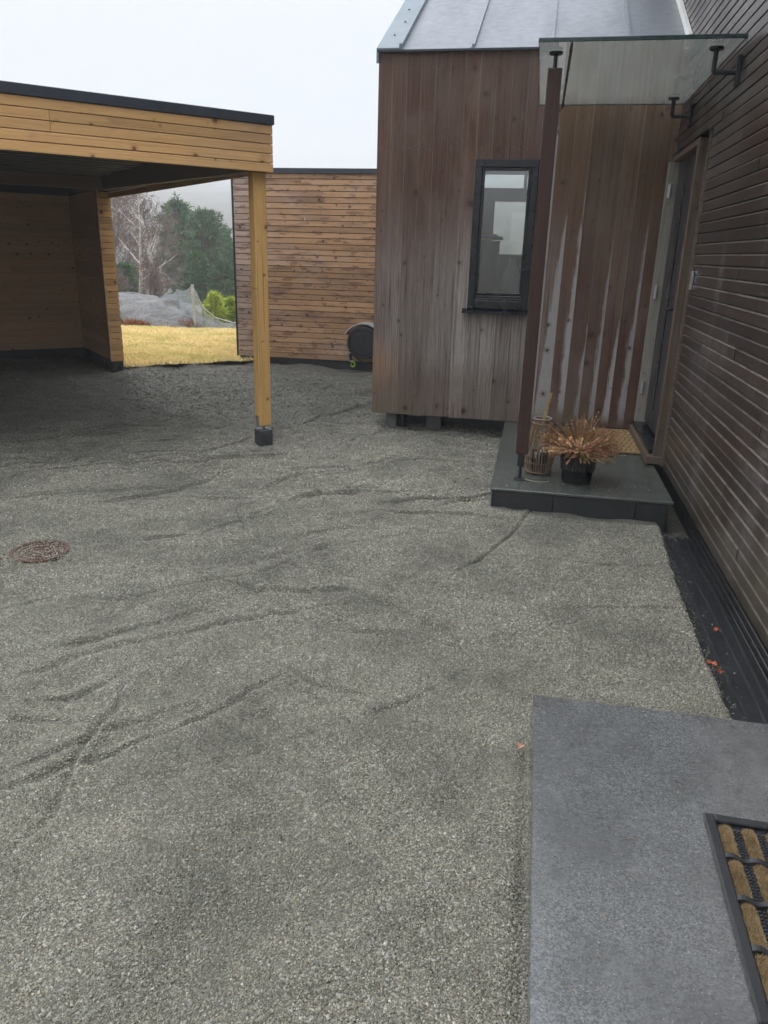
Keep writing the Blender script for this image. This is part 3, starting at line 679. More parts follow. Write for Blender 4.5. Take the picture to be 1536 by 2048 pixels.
obj('inner_lining', MB().box(-1.23, -.40, .03, .06, .3, 3.2).box(.16, 1.25, .03, .06, .3, 3.2).box(-.395, .155, .03, .06, .3, 1.14).box(-.395, .155, .03, .06, 2.44, 3.2)
    .box(-1.23, -1.201, .06, sy0, .3, 3.1).box(-1.23, -1.201, sy1, 3.4, .3, 3.1).box(-1.23, -1.201, sy0, sy1, .3, .949).box(-1.23, -1.201, sy0, sy1, 2.451, 3.1).box(1.22, 1.25, .06, 3.4, .3, 3.1).box(-1.2, 1.22, .06, 3.4, 3.02, 3.1), M_room, annex)
# back wall with two glazed openings letting daylight through
obj('back_wall', MB().box(-1.26, -.62, 3.40, 3.46, .155, 3.3).box(.25, 1.25, 3.40, 3.46, .155, 3.3).box(-.62, .25, 3.40, 3.46, 2.62, 3.3)
    .box(-.62, .25, 3.40, 3.46, 2.30, 2.46).box(-.62, -.40, 3.40, 3.46, .155, 2.30).box(-.40, .25, 3.40, 3.46, .155, 1.66).box(-.05, -.01, 3.40, 3.46, 2.46, 2.62), M_room, annex)
obj('back_pane', MB().box(-.62, .25, 3.42, 3.426, 1.66, 2.62), M_pane, annex)
# roof
RY = 1.72
def roof_pt(x, t, dz=0): return AP(x, 7.17 + t, FZ1 + .012 + (t - .0) * SL + dz)
def slab(x0, x1, t0, t1, d0, d1):
    v = [roof_pt(x, t, d) for d in (d0, d1) for t in (t0, t1) for x in (x0, x1)]
    return v, [(0, 2, 3, 1), (4, 5, 7, 6), (0, 1, 5, 4), (2, 6, 7, 3), (0, 4, 6, 2), (1, 3, 7, 5)]
roof = obj('roof', MB().raw(*slab(-1.48, 1.02, 0, RY + .03, -.018, 0)).raw([roof_pt(-1.48, RY + .03), roof_pt(1.02, RY + .03), AP(1.02, 10.64, FZ1), AP(-1.48, 10.64, FZ1)], [(0, 1, 2, 3)]), M_zinc, annex)
for x in (-.69, -.052, .558):
    obj('standing_seam', MB().raw(*slab(x - .011, x + .011, .004, RY, .0, .028)).raw(*slab(x - .030, x - .0112, .004, RY, .0, .004)), M_zinc, roof)
obj('rake_flashing', MB().raw(*slab(-1.505, -1.31, -.004, RY + .03, .002, .014)).raw(*slab(-1.312, -1.285, -.004, RY + .03, .002, .045)).raw(*slab(-1.505, -1.485, -.004, RY + .03, -.10, .002)), M_flash, roof)
obj('eave_trim', MB().box(-1.272, 1.256, -.034, -.020, FZ1 - .004, FZ1 + .009), M_cap, roof)
obj('wall_flashing', MB().raw(*slab(1.000, 1.026, .0, RY, .002, .07)), M_white, roof)
for i in range(4):
    obj('screw', MB().lathe([(.009, 0), (.009, .006), (.0, .008)], roof_pt(-1.41 + .03 * (i % 2), .3 + .35 * i, .014), 8), M_black, roof)
# window
win = obj('window', MB().bbox(WX0 + .23, WX1 + .23, -.030, .06, WZ1 - .062, WZ1 - .0, .004).bbox(WX0 + .23, WX0 + .292, -.030, .06, WZ0 + .025, WZ1 - .0623, .004)
    .bbox(WX1 + .168, WX1 + .23, -.030, .06, WZ0 + .025, WZ1 - .0623, .004).bbox(WX0 + .2923, WX1 + .1677, -.030, .06, WZ0 + .03, WZ0 + .10, .004), M_frame, annex)
win['label'] = 'narrow tall window in a black frame'
for j, (z0, y) in enumerate(((.150, -.008), (.122, -.018), (.1005, -.027))):
    obj('sash_rail', MB().bbox(WX0 + .2925, WX1 + .1675, y, .05, WZ0 + z0, WZ0 + z0 + .02, .003), M_frame, win)
sash = obj('sash', MB().bbox(WX0 + .2925, WX0 + .315, -.012, .05, WZ0 + .171, WZ1 - .064, .003).bbox(WX1 + .145, WX1 + .1675, -.012, .05, WZ0 + .171, WZ1 - .064, .003)
    .bbox(WX0 + .3152, WX1 + .1448, -.012, .05, WZ1 - .086, WZ1 - .064, .003), M_frame, win)
obj('pane', MB().box(WX0 + .31, WX1 + .15, .012, .018, WZ0 + .165, WZ1 - .08), M_pane, win)
sill = MB().raw([(WX0 + .185, -.075, WZ0 - .005), (WX1 + .24, -.075, WZ0 - .005), (WX1 + .24, .0, WZ0 + .026), (WX0 + .185, .0, WZ0 + .026),
                 (WX0 + .185, -.075, WZ0 - .013), (WX1 + .24, -.075, WZ0 - .013), (WX1 + .24, .0, WZ0 + .016), (WX0 + .185, .0, WZ0 + .016)],
                [(0, 1, 2, 3), (7, 6, 5, 4), (0, 4, 5, 1), (1, 5, 6, 2), (2, 6, 7, 3), (3, 7, 4, 0)])
obj('window_sill', sill, M_frame, win)

# things seen through that window
bench = thing('workbench', 'dark bench inside the annex seen through the window', 'bench', (-.35, 8.9, .30))
obj('top', MB().bbox(-.75, .75, -.45, .60, .88, .92, .004), M_room, bench)
for x in (-.7, .66):
    for y in (-.4, .5): obj('leg', MB().bbox(x, x + .05, y, y + .05, 0, .879, .003), M_black, bench)
tub = thing('storage_tub', 'dark tub under colourful lid seen behind the window pane', 'tub', (-.60, 8.75, 1.221))
obj('body', MB().lathe([(0, 0), (.12, 0), (.155, .02), (.165, .55), (.17, .57), (0, .57)], n=24), M_black, tub)
for nm, c, dx, dz in (('lid', (.55, .12, .16), 0, .615), ('lid', (.75, .45, .04), -.05, .58), ('lid', (.05, .08, .40), .06, .592)):
    obj(nm, MB().bbox(dx - .13, dx + .13, -.15, .15, dz - .01, dz + .022, .008), plain('coloured lid', c, .35), tub)
pw = lambda nm, lab, x, y, prof: smooth(obj(nm, MB().lathe(prof, n=24), M_white, thing(nm, lab, nm.replace('_', ' '), (x, y, 1.221))))
for nm, lab, x, y, s in (('jug', 'taller white jug standing behind the window pane', -.30, 9.15, 1.0), ('vase', 'shorter white vase standing low behind the window pane', -.24, 8.62, .55)):
    t = thing(nm, lab, nm, (x, y, 1.221))
    o = obj('body', MB().lathe([(0, 0), (.075 * s + .02, 0), (.10 * s + .02, .08 * s), (.085 * s + .01, .22 * s), (.035 * s + .01, .34 * s), (.045 * s, .40 * s), (.03 * s, .40 * s), (0, .3 * s)], n=24), M_white, t); smooth(o)
    obj('handle', MB().tube([(.08 * s, 0, .32 * s), (.16 * s, 0, .30 * s), (.17 * s, 0, .2 * s), (.10 * s + .015, 0, .12 * s)], .010, 8), M_white, t)

# ------------------------------------------------------------------ slabs and steps
def slate(name, base, pale, rough, speck=0.5, sc=1.0, film=None):
    g = NT(name, rough, .5); P = g.pos()
    n = g.math('ADD', g.math('MULTIPLY', g.noise(P, 110 * sc, 4, .8), .6), g.math('MULTIPLY', g.sep(g.vor(P, 230)['Color'])[0], .4)); n2 = g.noise(P, 3.0, 5); n3 = g.noise(g.scale(P, (1, 1.6, 1)), 28, 5, .7)
    c = g.mix(g.rng(n, .32, .72), base, pale)
    c = g.mix(g.math('MULTIPLY', g.rng(n2, .40, .62), .6), c, base)
    c = g.mix(g.math('MULTIPLY', g.rng(g.noise(g.scale(P, (1, .6, 1)), 9, 5, .7), .52, .70), .30), c, (pale[0] * 1.15, pale[1] * 1.15, pale[2] * 1.15, 1))
    sp_ = g.math('LESS_THAN', g.vor(P, 55)['Distance'], .10)
    c = g.mix(g.math('MULTIPLY', sp_, speck), c, (.5, .5, .48, 1))
    r = g.rng(g.math('ADD', g.math('MULTIPLY', n2, .6), g.math('MULTIPLY', n3, .4)), .35, .65, rough - .10, rough + .14)
    return g.fin(c, r, g.bump(g.math('ADD', n, n3), .30, .0035))
M_step = slate('wet speckled slate', (.068, .071, .072, 1), (.190, .196, .198, 1), .22)
M_step.node_tree.nodes['Principled BSDF'].inputs['Coat Weight'].default_value = .6; M_step.node_tree.nodes['Principled BSDF'].inputs['Coat Roughness'].default_value = .18
M_slab = slate('dark wet concrete slab', (.062, .070, .063, 1), (.115, .126, .112, 1), .12, .1)
M_slabside = slate('dark slab face', (.022, .026, .028, 1), (.040, .045, .047, 1), .45, .05)
es = thing('entrance_slab', 'dark wet concrete slab under the far entrance door', 'slab', (.40, 6.1, 0))
top = MB().bbox(-.595, .60, -1.115, 1.25, .128, .150, .005)
obj('top', top, M_slab, es)
for a, b in ((-.585, -.17), (-.168, .37), (.372, .57)):
    obj('face_stone', MB().bbox(a, b, -1.105, -1.05, -.15, .127, .004), M_slabside, es)
obj('side_face', MB().bbox(-.583, -.54, -1.048, 1.25, -.15, .127, .004), M_slabside, es)
obj('core', MB().box(-.539, .56, -1.049, 1.25, -.15, .126), M_slabside, es)
fs = thing('front_step', 'large grey speckled stone step in the foreground', 'step', (.60, 1.6, 0))
def step_mesh():
    # one flagstone with slightly uneven edges
    xs_ = np.concatenate([[-.478, -.475], np.linspace(-.460, .40, 58)]); ys_ = np.concatenate([np.linspace(-1.2, 1.0, 118), [1.013, 1.016]])
    X, Y = np.meshgrid(xs_, ys_); r = np.random.default_rng(3)
    X = X.copy(); Y = Y.copy()
    X[:, 0] += .004 * vnoise(X[:, 0] * 0, Y[:, 0], 12, 51); Y[-1] += .004 * vnoise(X[-1], Y[-1] * 0, 14, 52)
    Z = .045 + .0018 * vnoise(X, Y, 4, 53) + .0008 * vnoise(X, Y, 22, 54)
    Z[:, 0] -= .004; Z[-1] -= .004
    V = np.stack([X.ravel(), Y.ravel(), Z.ravel()], 1); F = grid_faces(60, 120)
    n = len(V); ring = [j * 60 for j in range(120)] + [119 * 60 + i for i in range(1, 60)]
    low = V[ring].copy(); low[:, 2] = -.08
    F2 = [(ring[i + 1], ring[i], n + i, n + i + 1) for i in range(len(ring) - 1)]
    return mesh_np('flagstone', np.concatenate([V, low]), np.concatenate([F, np.array(F2)]), False)
obj('flagstone', step_mesh(), M_step, fs)
obj('drainage_strip', MB().box(-.16, .30, -9.5, 1.3, -.2, -.068), M_rubber, None, (1.03, 3.6, 0))
o = bpy.data.objects['drainage_strip']; kind(o, 'structure'); o['label'] = 'black membrane strip in the gap along the house'
for i, x in enumerate((.965, 1.035, 1.09)):
    o = obj('membrane_fold', MB().tube([(x + .006 * math.sin(j * .9 + i * 2), 4.9 - j * .25, -.067 + .004 * math.sin(j * 1.7 + i)) for j in range(22)], .011, 6), M_rubber, bpy.data.objects['drainage_strip'], (-1.03, -3.6, 0))

# ------------------------------------------------------------------ glass canopy
GZ_ = 2.805
can = thing('glass_canopy', 'glass canopy on dark post and wall brackets over the door', 'canopy', (-.01, 5.25, .15))
KP = lambda x, y, z: (x + .01, y - 5.25, z - .15)
def kbox(n, m, x0, x1, y0, y1, z0, z1, par=can, c=.002):
    a, b = KP(x0, y0, z0), KP(x1, y1, z1); return obj(n, MB().bbox(a[0], b[0], a[1], b[1], a[2], b[2], c), m, par)
pane = obj('glass_pane', MB().raw([KP(-.108, 5.004, GZ_), KP(.998, 5.004, GZ_), KP(.998, 6.966, GZ_), KP(-.108, 6.966, GZ_)], [(0, 1, 2, 3)]), M_glass, can)
kbox('glass_edge', M_gedge, -.112, 1.0, 4.994, 5.003, GZ_ - .010, GZ_ + .012, pane)
kbox('glass_edge', M_gedge, -.112, 1.0, 6.967, 6.972, GZ_ - .006, GZ_ + .006, pane)
kbox('glass_edge', M_gedge, -.113, -.109, 5.0035, 6.9665, GZ_ - .005, GZ_ + .005, pane)
kbox('glass_edge', M_gedge, .9985, 1.006, 5.0035, 6.9665, GZ_ - .006, GZ_ + .006, pane)
kbox('cover_strip', M_black, .066, .082, 5.03, 7.02, GZ_ - .020, GZ_ - .004, can)
def kpost():
    return obj('post', MB().bbox(0, 2.365, -.042, .042, -.042, .042, .004), M_canopost, can, KP(-.007, 5.25, .345), (0, -PI / 2, 0))
kpost()
obj('post_foot', MB().tube([KP(-.007, 5.25, .15), KP(-.007, 5.25, .26)], .011, 10).bbox(*[v for p in ((-.022, .026), (-.030, .030), (.10, .215)) for v in p], c=.004).bbox(-.035, .041, -.035, .035, 0, .008, .002), M_black, can)
obj('post_cap', MB().tube([KP(-.010, 5.25, 2.71), KP(-.010, 5.25, 2.79)], .012, 12).lathe([(0, 0), (.038, 0), (.040, .004), (.040, .012), (0, .014)], KP(-.010, 5.25, 2.788), 20), M_black, can)
for y in (5.20, 6.68):
    b = MB().lathe([(0, 0), (.036, 0), (.040, .005), (.040, .014), (0, .016)], KP(.885, y, 2.785), 20)
    b.tube([KP(.885, y, 2.79), KP(.885, y, 2.68), KP(.888, y, 2.672), KP(1.015, y, 2.672)], .014, 10)
    a, c_ = KP(1.006, y - .02, 2.60), KP(1.0285, y + .02, 2.76)
    b.bbox(a[0], c_[0], a[1], c_[1], a[2], c_[2], .004)
    obj('wall_bracket', b, M_black, can)

# ------------------------------------------------------------------ carport
cp = thing('carport', 'open carport with yellow pine fascia and single corner post', 'carport', (CP[0], CP[1], 0), CP_ROT)
rr = random.Random(9)
FB0, FPT = 2.215, .0672
for i in range(5):
    z = FB0 + i * FPT
    cuts = [0.0, -1.62 if i in (2, 3) else -rr.uniform(2.2, 4.4), -6.2]
    for a, b in zip(cuts[:-1], cuts[1:]):
        obj('fascia_board', board_mesh(a - b, FPT - .005, .02, .0025, None, M_fascia), None, cp, (b, .0 + rr.uniform(0, .0012), z))
    for a, b in ((.02, 3.4), (3.4, 6.75)):
        obj('fascia_board', board_mesh(b - a, FPT - .005, .02, .0025, None, M_fascia), None, cp, (-.001, a, z), (0, 0, PI / 2))
obj('roof_edge', MB().bbox(-6.22, .012, -.012, .010, 2.551, 2.618, .003).bbox(-.012, .0125, .0105, 6.78, 2.551, 2.618, .003), M_cap, cp)
obj('roof', MB().box(-6.2, -.03, .03, 6.75, 2.50, 2.60), M_cap, cp)
obj('front_beam', MB().bbox(-6.15, -.16, .022, .12, 2.25, 2.495, .004), M_beam, cp)
sb = MB().raw([(x, y, z) for y, zb in ((.123, 2.222), (6.6, 2.335)) for x, z in ((-.135, zb), (-.025, zb), (-.025, 2.498), (-.135, 2.498))],
              [(0, 1, 2, 3), (7, 6, 5, 4), (0, 4, 5, 1), (1, 5, 6, 2), (2, 6, 7, 3), (3, 7, 4, 0)])
obj('side_beam', sb, M_beam, cp)
for j in range(25):
    obj('ceiling_rib', board_mesh(5.9, .17, .02, .012, None, M_ceil), None, cp, (-6.05, .20 + j * .255, 2.43), (-PI / 2, 0, 0)) if False else \
    obj('ceiling_rib', MB().raw([(x, .20 + j * .255 + dy, dz) for x in (-6.05, -.14) for dy, dz in ((0, 2.499), (.035, 2.45), (.13, 2.45), (.165, 2.499))],
        [(0, 1, 5, 4), (1, 2, 6, 5), (2, 3, 7, 6), (0, 3, 2, 1), (4, 5, 6, 7), (0, 4, 7, 3)]), M_ceil, cp)
obj('cross_beam', MB().bbox(-6.0, -.136, 4.75, 4.87, 2.30, 2.4495, .004), M_beam, cp)
PXL, PYL, PH = -.085, .125, .0535
post = obj('post', MB().bbox(0, 2.03, -PH, PH, -PH, PH, .004), M_post, cp, (PXL, PYL, .188), (0, -PI / 2, 0))
obj('post_bracket', MB().bbox(-.004, 0, -.03, .03, 0, .10, .001).lathe([(.007, 0), (.007, .003), (0, .004)], (-.004, 0, .05), 8), M_steel, cp, (PXL - PH - .0005, PYL, .17))
obj('post_bolt', MB().tube([(PXL, PYL, .10), (PXL, PYL, .19)], .013, 10).bbox(PXL - .045, PXL + .045, PYL - .045, PYL + .045, .180, .187, .002), M_steel, cp)
obj('footing', MB().bbox(PXL - .062, PXL + .062, PYL - .062, PYL + .062, -.2, .150, .008), M_darkconc, cp)
# side wall by the lawn
WP, NW = .0775, 28
W0, W1 = 4.93, 6.65
for i in range(NW):
    z = .125 + i * WP
    obj('end_board', board_mesh(.175, WP - .006, .02, .002, None, M_fascia), None, cp, (-.1755, W0 + rr.uniform(0, .002), z))
    obj('wall_board', board_mesh(W1 - W0, WP - .006, .02, .002, None, M_fascia), None, cp, (0, W0 + .022, z), (0, 0, PI / 2))
for i in range(22):
    z = .125 + i * .099
    obj('inner_board', board_mesh(W1 - W0 - .05, .098, .018, .0022, None, M_inner), None, cp, (-.158, W1 - .0215, z), (0, 0, -PI / 2))
    cut = -rr.uniform(1.0, 4.5)
    for a, b in ((-.158, cut), (cut, -6.0)):
        obj('inner_board', board_mesh(a - b, .098, .018, .0022, None, M_inner), None, cp, (b, W1 - .02, z))
obj('wall_core', MB().box(-.138, -.022, W0 + .022, W1 - .03, .13, 2.30).box(-6.1, -.022, W1, W1 + .1, .13, 2.45), M_plinth, cp)
obj('corner_trim', MB().bbox(-.186, -.177, W0 - .004, W0 + .03, .12, 2.30, .002), M_beam, cp)
obj('plinth', MB().box(-.165, -.012, W0 + .012, W1 + .08, -.3, .122).box(-6.1, -.166, W1 - .01, W1 + .08, -.3, .122), M_plinth, cp)
obj('added_shade_panel', MB().box(-6.15, -6.02, .3, W1, -.2, 2.45), M_inner, cp)  # unseen panel, added to keep side light out of the carport

# ------------------------------------------------------------------ shed
shed = thing('shed', 'wooden shed clad in narrow horizontal boards behind the carport post', 'shed', (-4.40, 11.1, 0))
SP_, NS = .0778, 33
SW, SD = 3.3, 3.0
for i in range(NS):
    z = .098 + i * SP_
    if i == NS - 1: pass
    cuts = [0.012]; x = rr.uniform(-2.2, 3.6)
    if .4 < x < SW - .4: cuts.append(x)
    cuts.append(SW)
    for a, b in zip(cuts[:-1], cuts[1:]):
        obj('board', board_mesh(b - a, SP_ - .009, .02, .0018, None, M_shed), None, shed, (a, rr.uniform(0, .0015), z))
    obj('board', board_mesh(SD, SP_ - .009, .02, .0018, None, M_shed), None, shed, (0, SD + .022, z), RZ)
obj('corner_trim', MB().bbox(-.014, .011, -.008, .0215, .09, 2.66, .002), M_plinth, shed)
obj('roof_edge', MB().bbox(-.03, SW, -.022, .02, 2.652, 2.722, .003).bbox(-.031, .012, .0205, SD + .05, 2.652, 2.722, .003), M_cap, shed)
obj('roof', MB().box(.012, SW, .021, SD + .04, 2.62, 2.70), M_cap, shed)
obj('wall_core', MB().box(.021, SW, .021, SD, .08, 2.62), M_plinth, shed)
obj('plinth', MB().box(.03, SW, .025, SD, -.6, .11), M_plinth, shed)
obj('wall_hook', MB().bbox(1.075, 1.085, -.012, 0, 2.04, 2.075, .002), M_white, shed)

# hose reel
reel = thing('hose_reel', 'black wall hose reel with grey cover on the shed', 'hose reel', (-2.40, 11.08, .40))
drum = MB()
def disc(mb, r, y0, y1, n=40, c=.012):
    v = []
    for rr_, y in ((0, y0), (r - c, y0), (r, y0 + c), (r, y1 - c), (r - c, y1), (0, y1)):
        v += [(rr_ * math.cos(2 * PI * k / n), y, rr_ * math.sin(2 * PI * k / n)) for k in range(n)]
    f = [(i * n + k, i * n + (k + 1) % n, (i + 1) * n + (k + 1) % n, (i + 1) * n + k) for i in range(5) for k in range(n)]
    mb.raw(v, f); return mb
smooth(obj('drum', disc(MB(), .235, -.20, -.02), M_rubber, reel))
obj('face_plate', disc(MB(), .185, -.212, -.199), M_black, reel)
ring = MB(); 
pts = [(.212 * math.cos(a), -.205, .212 * math.sin(a)) for a in np.linspace(0, 2 * PI, 41)]
obj('rim', ring.tube(pts, .008, 6, False), M_rubber, reel)
cv = MB(); n = 24
aa = np.linspace(math.radians(22), math.radians(158), n)
v = [(R_ * math.cos(a) * 1.08, y, R_ * math.sin(a) * 1.02) for y in (-.225, 0) for R_ in (.255, .272) for a in aa]
f = []
for k_ in range(n - 1):
    f += [(k_, k_ + 1, n + k_ + 1, n + k_), (2 * n + k_, 3 * n + k_, 3 * n + k_ + 1, 2 * n + k_ + 1), (n + k_, n + k_ + 1, 3 * n + k_ + 1, 3 * n + k_), (k_, 2 * n + k_, 2 * n + k_ + 1, k_ + 1)]
f += [(0, n, 3 * n, 2 * n), (n - 1, 3 * n - 1, 4 * n - 1, 2 * n - 1)]
obj('cover', cv.raw(v, f), plain('grey plastic cover', (.42, .44, .46), .35, n_scale=8, n_amt=.1), reel)
obj('wall_mount', MB().bbox(-.09, .09, -.02, .018, -.25, .22, .005), M_rubber, reel)
obj('hose', MB().tube([(-.22, -.10, .08), (-.245, -.12, .0), (-.235, -.12, -.08), (-.205, -.12, -.13)], .012, 8).tube([(-.22, -.13, -.08), (-.15, -.15, -.19), (-.05, -.15, -.27), (.06, -.15, -.31), (.2, -.14, -.31)], .012, 8), M_rubber, reel)
noz = obj('nozzle', MB().tube([(-.205, -.12, -.12), (-.20, -.12, -.16), (-.20, -.12, -.17), (-.195, -.12, -.27)], [.018, .018, .024, .020], 10), M_black, reel)
obj('collar', MB().tube([(-.203, -.12, -.150), (-.202, -.12, -.168)], .027, 12).tube([(-.195, -.12, -.272), (-.194, -.12, -.288)], .022, 12), plain('grey nozzle ring', (.45, .5, .5), .3), noz)
pts = [(-.165 + .030 * math.cos(a), -.12, -.325 + .036 * math.sin(a)) for a in np.linspace(2.3, -3.1, 20)]
obj('green_trigger', MB().tube([(-.19, -.12, -.285)] + pts, .011, 8), plain('lime plastic', (.35, .62, .04), .35, n_amt=.05), noz)

# ------------------------------------------------------------------ doormats
def coir_mat(name, a, b, vc=False):
    g = NT(name, .9, .1); P = g.pos(); n = g.noise(P, 220, 4, .7); n2 = g.noise(P, 25, 3)
    c = g.mix(g.rng(n, .3, .7), a, b); c = g.mix(g.math('MULTIPLY', g.rng(n2, .45, .65), .5), c, (a[0] * .5, a[1] * .48, a[2] * .45, 1))
    if vc: c = g.vmath('MULTIPLY', c, g.attr('col').outputs['Color'])
    return g.fin(c, None, g.bump(n, .6, .003))
M_coir = coir_mat('coir fibre', (.38, .26, .13, 1), (.58, .45, .27, 1), True)
M_coir2 = coir_mat('tan mat fibre', (.33, .215, .105, 1), (.46, .32, .17, 1))
fm = thing('far_doormat', 'tan perforated doormat by the far entrance door', 'doormat', (.80, 6.66, .151), math.radians(1.5)); 
fm.name = 'doormat'
obj('base', MB().bbox(-.17, .20, -.42, .42, 0, .004, .001), M_rubber, fm)
nb = MB(); r_ = random.Random(4)
NXH, NYH = 9, 13
xw, yw = .37 / NXH, .84 / NYH
nb.bbox(-.178, -.160, -.43, .43, .0045, .020, .002).bbox(.19, .208, -.43, .43, .0045, .020, .002).bbox(-.1595, .1895, -.43, -.412, .0045, .020, .002).bbox(-.1595, .1895, .412, .43, .0045, .020, .002)
for j in range(1, NYH): nb.box(-.1595, .1895, -.42 + j * yw - .009, -.42 + j * yw + .009, .0045, .016)
for j in range(NYH):
    for i in range(1, NXH):
        x = -.17 + i * xw + (.010 if j % 2 else -.006)
        nb.box(x - .0085, x + .0085, -.42 + j * yw + .0091, -.42 + (j + 1) * yw - .0091, .0045, .0155)
obj('grid', nb, M_coir2, fm)

nm_ = thing('doormat', 'black rubber doormat with brown coir strips on the foreground step', 'doormat', (.828, 1.70, .047), math.radians(-1.0))
MX0, MX1, MY0, MY1 = -.200, .215, -.345, .340
obj('rubber_frame', MB().bbox(MX0, MX0 + .030, MY0, MY1, 0, .018, .004).bbox(MX1 - .03, MX1, MY0, MY1, 0, .018, .004)
    .bbox(MX0 + .0302, MX1 - .0302, MY0, MY0 + .03, 0, .018, .004).bbox(MX0 + .0302, MX1 - .0302, MY1 - .03, MY1, 0, .018, .004), M_rubber, nm_)
obj('rubber_base', MB().box(MX0 + .03, MX1 - .03, MY0 + .03, MY1 - .03, 0, .004), M_rubber, nm_)
bands = [.165, .012, -.145]
for b in bands:
    pts = []
    for i in range(41):
        x = MX0 + .028 + (MX1 - MX0 - .056) * i / 40
        pts.append((x, b - .025 * i / 40 + .003 * math.sin(i * .9), .0185 + .0035 * math.sin(i * PI / 4)))
    v = []; 
    for x, y, z in pts: v += [(x, y - .009, z - .004), (x, y + .009, z - .004), (x, y + .008, z), (x, y - .008, z)]
    f = [(4 * i + a, 4 * i + (a + 1) % 4, 4 * i + 4 + (a + 1) % 4, 4 * i + 4 + a) for i in range(40) for a in range(4)] + [(0, 1, 2, 3), (163, 162, 161, 160)]
    obj('rubber_band', MB().raw(v, f), M_rubber, nm_)
ye = [MY1 - .032] + [b for b in bands] + [MY0 + .032]
def coir_strip(w_, L, seed):
    r = np.random.default_rng(seed); n = 4200
    x = r.uniform(-w_ / 2, w_ / 2, n); y = r.uniform(-L / 2, L / 2, n); z0 = .004; top = .019 - .012 * (np.abs(x) / (w_ / 2)) ** 2.5
    a = r.uniform(0, 2 * PI, n); le = r.uniform(.002, .008, n); wd = .0009
    p0 = np.stack([x - np.cos(a + 1.57) * wd, y - np.sin(a + 1.57) * wd, np.full(n, z0)], 1); p1 = np.stack([x + np.cos(a + 1.57) * wd, y + np.sin(a + 1.57) * wd, np.full(n, z0)], 1)
    tip = np.stack([x + np.cos(a) * le, y + np.sin(a) * le, top + r.uniform(-.002, .003, n)], 1)
    V = np.stack([p0, p1, tip], 1).reshape(-1, 3); F = np.arange(3 * n).reshape(-1, 3)
    ks = np.linspace(-1, 1, 7); cv = np.array([(k_ * w_ / 2, yy, .004 + .005 * (1 - abs(k_) ** 3)) for yy in (-L / 2, L / 2) for k_ in ks])
    cf = np.array([t for i in range(6) for t in ((i, i + 1, 8 + i), (i, 8 + i, 7 + i))]) + len(V)
    sh_ = np.concatenate([np.repeat(r.uniform(.35, 1.5, n), 3) * np.tile([.55, .55, 1.25], n), np.full(len(cv), .5)])
    return mesh_np('coir_strip', np.concatenate([V, cv]), np.concatenate([F, cf]), False, {'col': np.stack([sh_, sh_, sh_, np.ones(len(sh_))], 1)})
for si in range(4):
    y1, y0 = ye[si] - .012, ye[si + 1] + .012; L = y1 - y0
    meshes = [coir_strip(.036, L, 90 + si * 3 + k_) for k_ in range(2)]
    st_ = MB()
    for q in range(int(L / .0115)):
        for dx in (-.010, .002): st_.bbox(dx, dx + .0075, -L / 2 + q * .0115, -L / 2 + q * .0115 + .0075, 0, .0085, .0015)
    stud = fix_normals(st_.mesh('stud_row'))
    x = MX0 + .052; k_ = 0
    while x < MX1 - .04:
        obj('coir_strip', meshes[k_ % 2], M_coir, nm_, (x, (y0 + y1) / 2 - .012 * (x - MX0) / .4, 0))
        if x + .032 < MX1 - .035: obj('stud_row', stud, M_rubber, nm_, (x + .0335, (y0 + y1) / 2 - .012 * (x - MX0) / .4, .0042))
        x += .066; k_ += 1

# ------------------------------------------------------------------ lantern and potted heather
M_bamboo = wood('bamboo slats', (.36, .24, .14, 1), (.22, .145, .085, 1), (.08, .05, .03, 1), var=.3, knots=.3, kx=12)
M_bamboo2 = wood('pale bamboo', (.55, .38, .17, 1), (.42, .27, .11, 1), (.1, .06, .03, 1), var=.05, knots=.2)
lt = thing('lantern', 'barrel shaped bamboo lantern with upright handle beside the post', 'lantern', (.122, 5.48, .151))
def lr(z):  # barrel radius at height
    return np.interp(z, [0, .03, .10, .17, .28, .36, .395], [.080, .088, .104, .106, .085, .064, .058])
for k_ in range(32):
    a = 2 * PI * k_ / 32 + random.uniform(-.03, .03); zz = np.linspace(.008, .392, 8)
    v = []
    for z in zz:
        R_ = lr(z); 
        for dr, da in ((-.002, -.0030), (-.002, .0030), (.002, .0030), (.002, -.0030)):
            v.append(((R_ + dr) * math.cos(a) - da * math.sin(a), (R_ + dr) * math.sin(a) + da * math.cos(a), z))
    f = [(4 * i + b, 4 * i + (b + 1) % 4, 4 * i + 4 + (b + 1) % 4, 4 * i + 4 + b) for i in range(7) for b in range(4)] + [(0, 1, 2, 3), (31, 30, 29, 28)]
    obj('slat', MB().raw(v, f), M_bamboo, lt)
def ring_(mb, R_, z, r, n=36, sq=0): return mb.tube([(R_ * math.cos(a), R_ * math.sin(a), z) for a in np.linspace(0, 2 * PI, n + 1)], r, 6, False)
for z, r in ((.012, .005), (.085, .0035), (.365, .005)): obj('hoop', ring_(MB(), float(lr(z)) + .0055, z, r), M_bamboo, lt)
obj('top_ring', ring_(MB(), .062, .398, .006), M_jamb, lt)
obj('candle_glass', smooth(obj('tmp', MB().lathe([(0, .01), (.055, .01), (.058, .16), (.054, .16), (.052, .02), (0, .02)], n=24), M_pane)).data, M_pane, lt); bpy.data.objects.remove(bpy.data.objects['tmp'])
obj('base_plate', MB().lathe([(0, .002), (.078, .002), (.078, .009), (0, .009)], n=28), M_beam, lt)
hp = [(.0, -.02, .36), (.008, -.01, .42), (.018, 0, .47), (.030, .002, .53), (.042, .005, .585)]
v = [(x + dx, y + dy, z) for x, y, z in hp for dx, dy in ((-.009, -.002), (.009, -.002), (.009, .002), (-.009, .002))]
